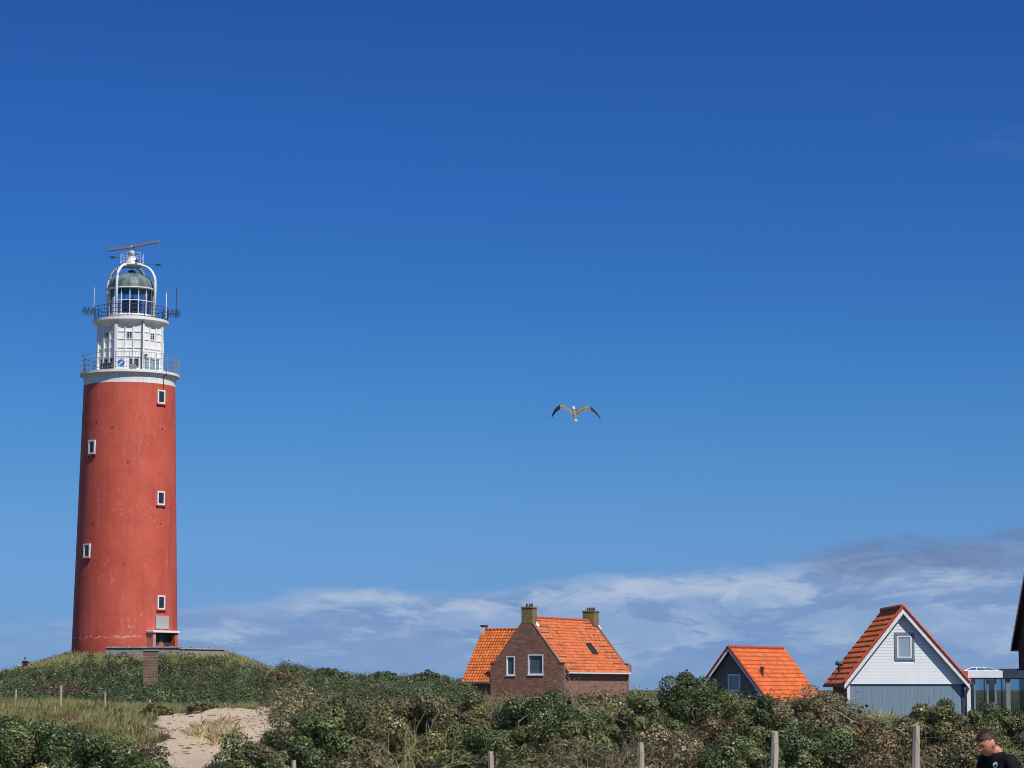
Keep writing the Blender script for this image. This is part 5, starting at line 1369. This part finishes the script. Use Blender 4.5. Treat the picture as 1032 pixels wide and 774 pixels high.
def man():
    Y = 23.5; top = P(997, 736, Y); gz = g1(top.x+.05, Y); H = top.z - gz
    yaw = rad(-60)       # faces left and slightly toward the camera
    root = thing('person', 'man in black T-shirt with white chest emblem, looking down to the left', 'person', (top.x+.065, Y, gz), yaw)
    k = H/1.69
    J = {}; B = []
    def j(n, x, y, z, *r): J[n] = (Vector((x, y, z))*k, *[q*k for q in r])
    j('pel', 0, 0, .95, .14, .105); j('bel', 0, 0, 1.10, .135, .105); j('ch', 0, .005, 1.30, .15, .11); j('nb', 0, .012, 1.45, .085, .075)
    j('n1', 0, -.005, 1.50, .066, .064); j('n2', 0, -.06, 1.53, .062, .062)
    B += [('pel', 'bel'), ('bel', 'ch'), ('ch', 'nb'), ('nb', 'n1'), ('n1', 'n2')]
    for s in (-1, 1):
        j(f'sh{s}', s*.17, .01, 1.42, .062); j(f'el{s}', s*.235, .02, 1.13, .042); j(f'wr{s}', s*.25, -.08, .88, .026)
        j(f'hp{s}', s*.095, 0, .88, .095); j(f'kn{s}', s*.11, -.01 - .03*s, .48, .058); j(f'an{s}', s*.12, .03-.05*s, .09, .038); j(f'to{s}', s*.14, -.14-.05*s, .035, .034)
        B += [('ch', f'sh{s}'), (f'sh{s}', f'el{s}'), (f'el{s}', f'wr{s}'), ('pel', f'hp{s}'), (f'hp{s}', f'kn{s}'), (f'kn{s}', f'an{s}'), (f'an{s}', f'to{s}')]
        hand(J, B, s, J[f'wr{s}'][0], (s*.05, -.2, -1), (0, -1, .1))
    hv, hf = head_shape(k*1.0)
    hm = Matrix.Translation(Vector((0, -.115, 1.565))*k) @ Matrix.Rotation(rad(24), 4, 'X')   # looking down
    hv = [hm @ Vector(v) for v in hv]
    ears = []
    for s in (-1, 1):
        mb = MB(); c = hm @ (Vector((s*.077, .012, -.004))*k)
        EV = []; 
        for i in range(7):
            ph = math.pi*i/6
            for q in range(8):
                a = 2*math.pi*q/8; EV.append(c + Vector((.010*math.sin(ph)*math.cos(a), .018*math.sin(ph)*math.sin(a), .032*math.cos(ph)))*k)
        EF = [(i*8+q, i*8+(q+1) % 8, (i+1)*8+(q+1) % 8, (i+1)*8+q) for i in range(6) for q in range(8)]
        ears.append((EV, EF))
    body = skin_mesh('body', J, B, M['skin'], 1, .0075*k, root, [(hv, hf)] + ears)
    # T-shirt
    Js = {}; 
    def js(n, x, y, z, *r): Js[n] = (Vector((x, y, z))*k, *[q*k for q in r])
    js('pel', 0, 0, .90, .175, .135); js('bel', 0, 0, 1.08, .160, .128); js('ch', 0, .005, 1.30, .172, .130); js('nb', 0, .010, 1.45, .12, .088); js('nc', 0, .004, 1.505, .080, .074)
    Bs = [('pel', 'bel'), ('bel', 'ch'), ('ch', 'nb'), ('nb', 'nc')]
    for s in (-1, 1):
        js(f'sh{s}', s*.185, .01, 1.435, .075); js(f'e{s}', s*.235, .016, 1.22, .072); js(f'ee{s}', s*.24, .016, 1.19, .071)
        Bs += [('ch', f'sh{s}'), (f'sh{s}', f'e{s}'), (f'e{s}', f'ee{s}')]
    shirt = skin_mesh('t_shirt', Js, Bs, M['black'], 2, None, root)
    # emblem on the left chest, pressed on the cloth
    dg = bpy.context.evaluated_depsgraph_get(); dg.update()
    mb = MB()
    def cloth_pt(x, z):
        ok, loc, nr, _ = shirt.ray_cast(Vector((x, -1, z)), Vector((0, 1, 0)))
        return (loc + Vector((0, -.003, 0))) if ok else Vector((x, -.13*k, z))
    cx_, cz_ = .085*k, 1.375*k
    ring = []
    for q in range(24):
        a = 2*math.pi*q/24; ring.append(cloth_pt(cx_ + .034*k*math.cos(a), cz_ + .026*k*math.sin(a)))
    inner = [cloth_pt(cx_ + .016*k*math.cos(2*math.pi*q/24), cz_ - .010*k + .012*k*math.sin(2*math.pi*q/24)) for q in range(24)]
    mb.add(ring + inner, [(q, (q+1) % 24, (q+1) % 24 + 24, q+24) for q in range(24)])
    mb.build('shirt_emblem', M['white_paint'], shirt)
    # trousers and shoes
    Jt = {}
    def jt(n, x, y, z, *r): Jt[n] = (Vector((x, y, z))*k, *[q*k for q in r])
    jt('pel', 0, 0, .97, .155, .12); Bt = []
    for s in (-1, 1):
        jt(f'hp{s}', s*.095, 0, .86, .112); jt(f'kn{s}', s*.11, -.01-.03*s, .48, .076); jt(f'an{s}', s*.12, .025-.05*s, .08, .062)
        Bt += [('pel', f'hp{s}'), (f'hp{s}', f'kn{s}'), (f'kn{s}', f'an{s}')]
    skin_mesh('trousers', Jt, Bt, M['denim'], 1, None, root)
    for s in (-1, 1):
        skin_mesh('shoe', {'a': (Vector((s*.12, .05-.05*s, .05))*k, .05*k, .05*k), 'b': (Vector((s*.13, -.08-.05*s, .045))*k, .05*k, .045*k), 'c': (Vector((s*.14, -.18-.05*s, .035))*k, .042*k, .03*k)}, [('a', 'b'), ('b', 'c')], M['shoe'], 1, None, root)
    # hair: short, many fine tufts over a cap
    r = np.random.default_rng(9); hb = MB(); V = []; Fc = []
    n, m = 20, 36
    cv, cf = head_shape(k*1.035, n, m)
    keepv = {}
    sel = []
    for f in cf:
        c = sum((Vector(cv[i]) for i in f), Vector())/4
        hl = .052 if c.y < -.02*k else (.052 - (c.y/k+.02)*1.15)
        if abs(c.x) > .05*k and c.y < .03*k: hl = max(hl, .03)
        if c.z/k > max(hl, -.055): sel.append(f)
    V = [hm @ (Vector(v)+Vector((0, .002, .004))*k) for v in cv]
    hb.add(V, sel)
    for f in sel:
        c0 = sum((V[i] for i in f), Vector())/4; nn = (c0 - hm @ Vector((0, 0, 0))).normalized()
        for _ in range(5):
            p0 = c0 + Vector(r.normal(0, .006, 3))*k; d = (nn + Vector(r.normal(0, .45, 3)) + Vector((0, .1, .1))).normalized()*.011*k
            s = d.cross(Vector(r.normal(size=3))).normalized()*.003*k
            hb.add([p0-s, p0+s, p0+d], [(0, 1, 2)])
    hb.build('hair', M['hair'], root)
    # eyes and brows
    for s in (-1, 1):
        e = MB(); c = hm @ (Vector((s*.031, -.0735, .008))*k)
        pr = []; 
        for i in range(9):
            for q in range(12): 
                ph = math.pi*i/8; a = 2*math.pi*q/12; pr.append(c + Vector((math.sin(ph)*math.cos(a), math.sin(ph)*math.sin(a), math.cos(ph)))*.0118*k)
        e.add(pr, [(i*12+q, i*12+(q+1) % 12, (i+1)*12+(q+1) % 12, (i+1)*12+q) for i in range(8) for q in range(12)])
        e.build('eye', M['hair'], root, smooth=True)
        b = MB(); b.tube([hm @ (Vector((s*x, -yy, z))*k) for x, yy, z in ((.014, .094, .027), (.030, .090, .032), (.046, .078, .027))], .0045*k, 5); b.build('eyebrow', M['hair'], root, smooth=True)
man()

def seated(u, v, Y, label, lying=False):
    p = P(u, v, Y); gz = g1(p.x, Y) 
    z0 = p.z
    root = thing('person', label, 'person', (p.x, Y, z0), rad(20 if not lying else -70))
    J = {}; B = []
    def j(n, x, y, z, *r): J[n] = (Vector((x, y, z)), *r)
    if not lying:
        j('pel', 0, 0, .14, .14, .11); j('ch', 0, .03, .48, .15, .11); j('n', 0, .02, .66, .055); j('n2', 0, 0, .72, .055)
        for s in (-1, 1):
            j(f'hp{s}', s*.1, -.05, .12, .09); j(f'kn{s}', s*.13, -.42, .38, .06); j(f'an{s}', s*.13, -.60, .03, .042); j(f'to{s}', s*.14, -.74, .02, .035)
            j(f'sh{s}', s*.18, .02, .58, .06)
            if s == 1: j(f'el{s}', .36, -.10, .42, .045); j(f'wr{s}', .44, -.30, .55, .03)
            else: j(f'el{s}', -.26, -.12, .36, .045); j(f'wr{s}', -.15, -.32, .36, .03)
        hc = Vector((0, -.01, .83))
    else:
        j('pel', 0, 0, .12, .14, .11); j('ch', 0, .38, .28, .15, .11); j('n', 0, .52, .42, .055); j('n2', 0, .56, .50, .055)
        for s in (-1, 1):
            j(f'hp{s}', s*.1, -.06, .10, .09); j(f'kn{s}', s*.13, -.42, .22, .06); j(f'an{s}', s*.13, -.80, .06, .042); j(f'to{s}', s*.14, -.86, .16, .035)
            j(f'sh{s}', s*.18, .42, .36, .06); j(f'el{s}', s*.28, .55, .08, .045); j(f'wr{s}', s*.25, .32, .04, .03)
        hc = Vector((0, .58, .60))
    B = [('pel', 'ch'), ('ch', 'n'), ('n', 'n2')]
    for s in (-1, 1): B += [('ch', f'sh{s}'), (f'sh{s}', f'el{s}'), (f'el{s}', f'wr{s}'), ('pel', f'hp{s}'), (f'hp{s}', f'kn{s}'), (f'kn{s}', f'an{s}'), (f'an{s}', f'to{s}')]
    hv, hf = head_shape(1.0, 16, 20); hv = [Vector(q)+hc for q in hv]
    for s in (-1, 1): hand(J, B, s, J[f'wr{s}'][0], (0, -1, -.1), (0, 0, 1))
    skin_mesh('body', J, B, M['skin'], 1, .012, root, [(hv, hf)])
    def cl(keys, bones, grow, name, mat):
        skin_mesh(name, {q: (J[q][0], *[x+grow for x in J[q][1:]]) for q in keys}, bones, mat, 1, None, root)
    cl(['ch', 'pel', 'sh-1', 'sh1', 'el-1', 'el1'], [('pel', 'ch'), ('ch', 'sh-1'), ('ch', 'sh1'), ('sh-1', 'el-1'), ('sh1', 'el1')], .02, 'jacket', M['black'])
    cl(['pel', 'hp-1', 'hp1', 'kn-1', 'kn1', 'an-1', 'an1'], [('pel', 'hp-1'), ('pel', 'hp1'), ('hp-1', 'kn-1'), ('hp1', 'kn1'), ('kn-1', 'an-1'), ('kn1', 'an1')], .018, 'trousers', M['denim'] if not lying else M['black'])
    cv, cf = head_shape(1.09, 12, 18)
    sel = [f for f in cf if sum(cv[i][2] for i in f)/4 > (.03 if lying else .0) or (sum(cv[i][1] for i in f)/4 > .03 and sum(cv[i][2] for i in f)/4 > -.06)]
    mb = MB().add([Vector(q)+hc for q in cv], sel)
    if lying: mb.tube([hc + Vector((0, 0, .035)), hc + Vector((0, -.02, .045))], .16, 16)
    mb.build('hat' if lying else 'hair', M['yellow'] if lying else M['hair'], root, smooth=True)
seated(25, 673.5, 215, 'person in dark clothes sitting on the slope left of the lighthouse')
seated(12, 678.5, 215, 'person in dark clothes and yellow sun hat lying on the slope at the left edge', True)

# ------------------------------------------------------------------ gull
M['gull_white'] = mat_noise('white_plumage', (.72, .70, .66), (.62, .60, .56), 6, .8, .1)
M['gull_shade_grey'] = mat_noise('shade_grey_plumage', (.25, .22, .18), (.17, .15, .12), 9, .8, .1)  # grey plumage with the shade of belly and underwings painted into its colour
M['gull_black'] = mat_noise('black_plumage', (.02, .02, .022), (.035, .033, .035), 9, .7, .2)
M['beak'] = mat_noise('yellow_beak', (.55, .38, .05), (.6, .42, .08), 5, .5)
def gull():
    Y = 69.0; c = P(579, 417, Y)
    V = []; Fc = []; MI = []
    def loft(rings, mats, close=True):
        n0 = len(V); k = len(rings[0])
        for r in rings: V.extend([Vector(q) for q in r])
        for i in range(len(rings)-1):
            for q in range(k): Fc.append((n0+i*k+q, n0+i*k+(q+1) % k, n0+(i+1)*k+(q+1) % k, n0+(i+1)*k+q)); MI.append(mats[i])
        Fc.append(tuple(n0+q for q in range(k))[::-1]); MI.append(mats[0]); Fc.append(tuple(n0+(len(rings)-1)*k+q for q in range(k))); MI.append(mats[-1])
    # body along y: head +y
    prof = [(-.30, .010, .006, -.01), (-.24, .055, .010, -.01), (-.17, .045, .022, -.005), (-.10, .050, .042, 0), (0, .064, .060, 0), (.08, .062, .058, 0), (.15, .045, .044, .008), (.19, .033, .035, .018), (.225, .035, .036, .026), (.255, .028, .030, .026), (.275, .012, .014, .020), (.32, .006, .007, .010), (.335, .002, .002, .004)]
    rings = [[(math.cos(2*math.pi*q/14)*a, y, z+math.sin(2*math.pi*q/14)*b) for q in range(14)] for (y, a, b, z) in prof]
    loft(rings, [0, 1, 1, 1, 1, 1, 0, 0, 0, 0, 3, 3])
    # wings: stations (x, z, y of leading edge, chord, thickness)
    L = [(.03, .02, .10, .17), (.12, .06, .125, .165), (.25, .145, .165, .15), (.35, .190, .185, .150), (.43, .165, .175, .150), (.51, .095, .150, .145), (.575, .01, .105, .125), (.62, -.08, .04, .08), (.635, -.12, -.02, .02)]
    Rr = [(.03, .02, .10, .17), (.11, .055, .125, .165), (.22, .115, .165, .15), (.33, .165, .185, .155), (.44, .145, .175, .150), (.56, .070, .150, .145), (.66, -.02, .105, .125), (.745, -.11, .04, .08), (.775, -.145, -.02, .02)]
    for st, sg in ((L, -1), (Rr, 1)):
        rings = []
        for (x, z, yl, ch) in st:
            th = ch*.075
            rings.append([(sg*x, yl, z), (sg*x, yl-ch*.2, z+th), (sg*x, yl-ch*.6, z+th*.5), (sg*x, yl-ch, z-.01), (sg*x, yl-ch*.6, z-th*.1), (sg*x, yl-ch*.2, z-th*.4)])
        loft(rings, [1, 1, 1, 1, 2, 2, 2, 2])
        # trailing feather fingers
        for i in range(len(st)-1):
            (x0, z0, y0, c0), (x1, z1, y1, c1) = st[i], st[i+1]
            nf = 5
            for f in range(nf):
                t0, t1 = f/nf, (f+.96)/nf
                a = Vector((sg*(x0+(x1-x0)*t0), y0-c0+(y1-c1-y0+c0)*t0, z0+(z1-z0)*t0-.006)); b = Vector((sg*(x0+(x1-x0)*t1), y0-c0+(y1-c1-y0+c0)*t1, z0+(z1-z0)*t1-.006))
                tip = (a+b)/2 + Vector((sg*.012*(1+i*.5), -.05 if i > 3 else -.035, -.004))
                n0 = len(V); V.extend([a + Vector((0, .05, .004)), b + Vector((0, .05, .004)), b, tip, a]); Fc.append((n0, n0+1, n0+2, n0+3, n0+4)); MI.append(2 if i > 3 else 1)
    # head and tail tip white, the shaded belly painted grey
    o = link_mesh('seagull', V, Fc, [M['gull_white'], M['gull_shade_grey'], M['gull_black'], M['beak']], None, smooth=True, midx=MI)
    o.location = c; o.rotation_euler = Euler((rad(50), rad(4), rad(14)), 'XYZ')
    o.rotation_euler = (Matrix.Rotation(rad(0), 3, 'Y') @ Matrix.Rotation(rad(12), 3, 'Z') @ Matrix.Rotation(rad(50), 3, 'X')).to_euler()
    tag(o, 'white and shade-grey seagull with black wing tips gliding in the blue sky', 'bird')
gull()
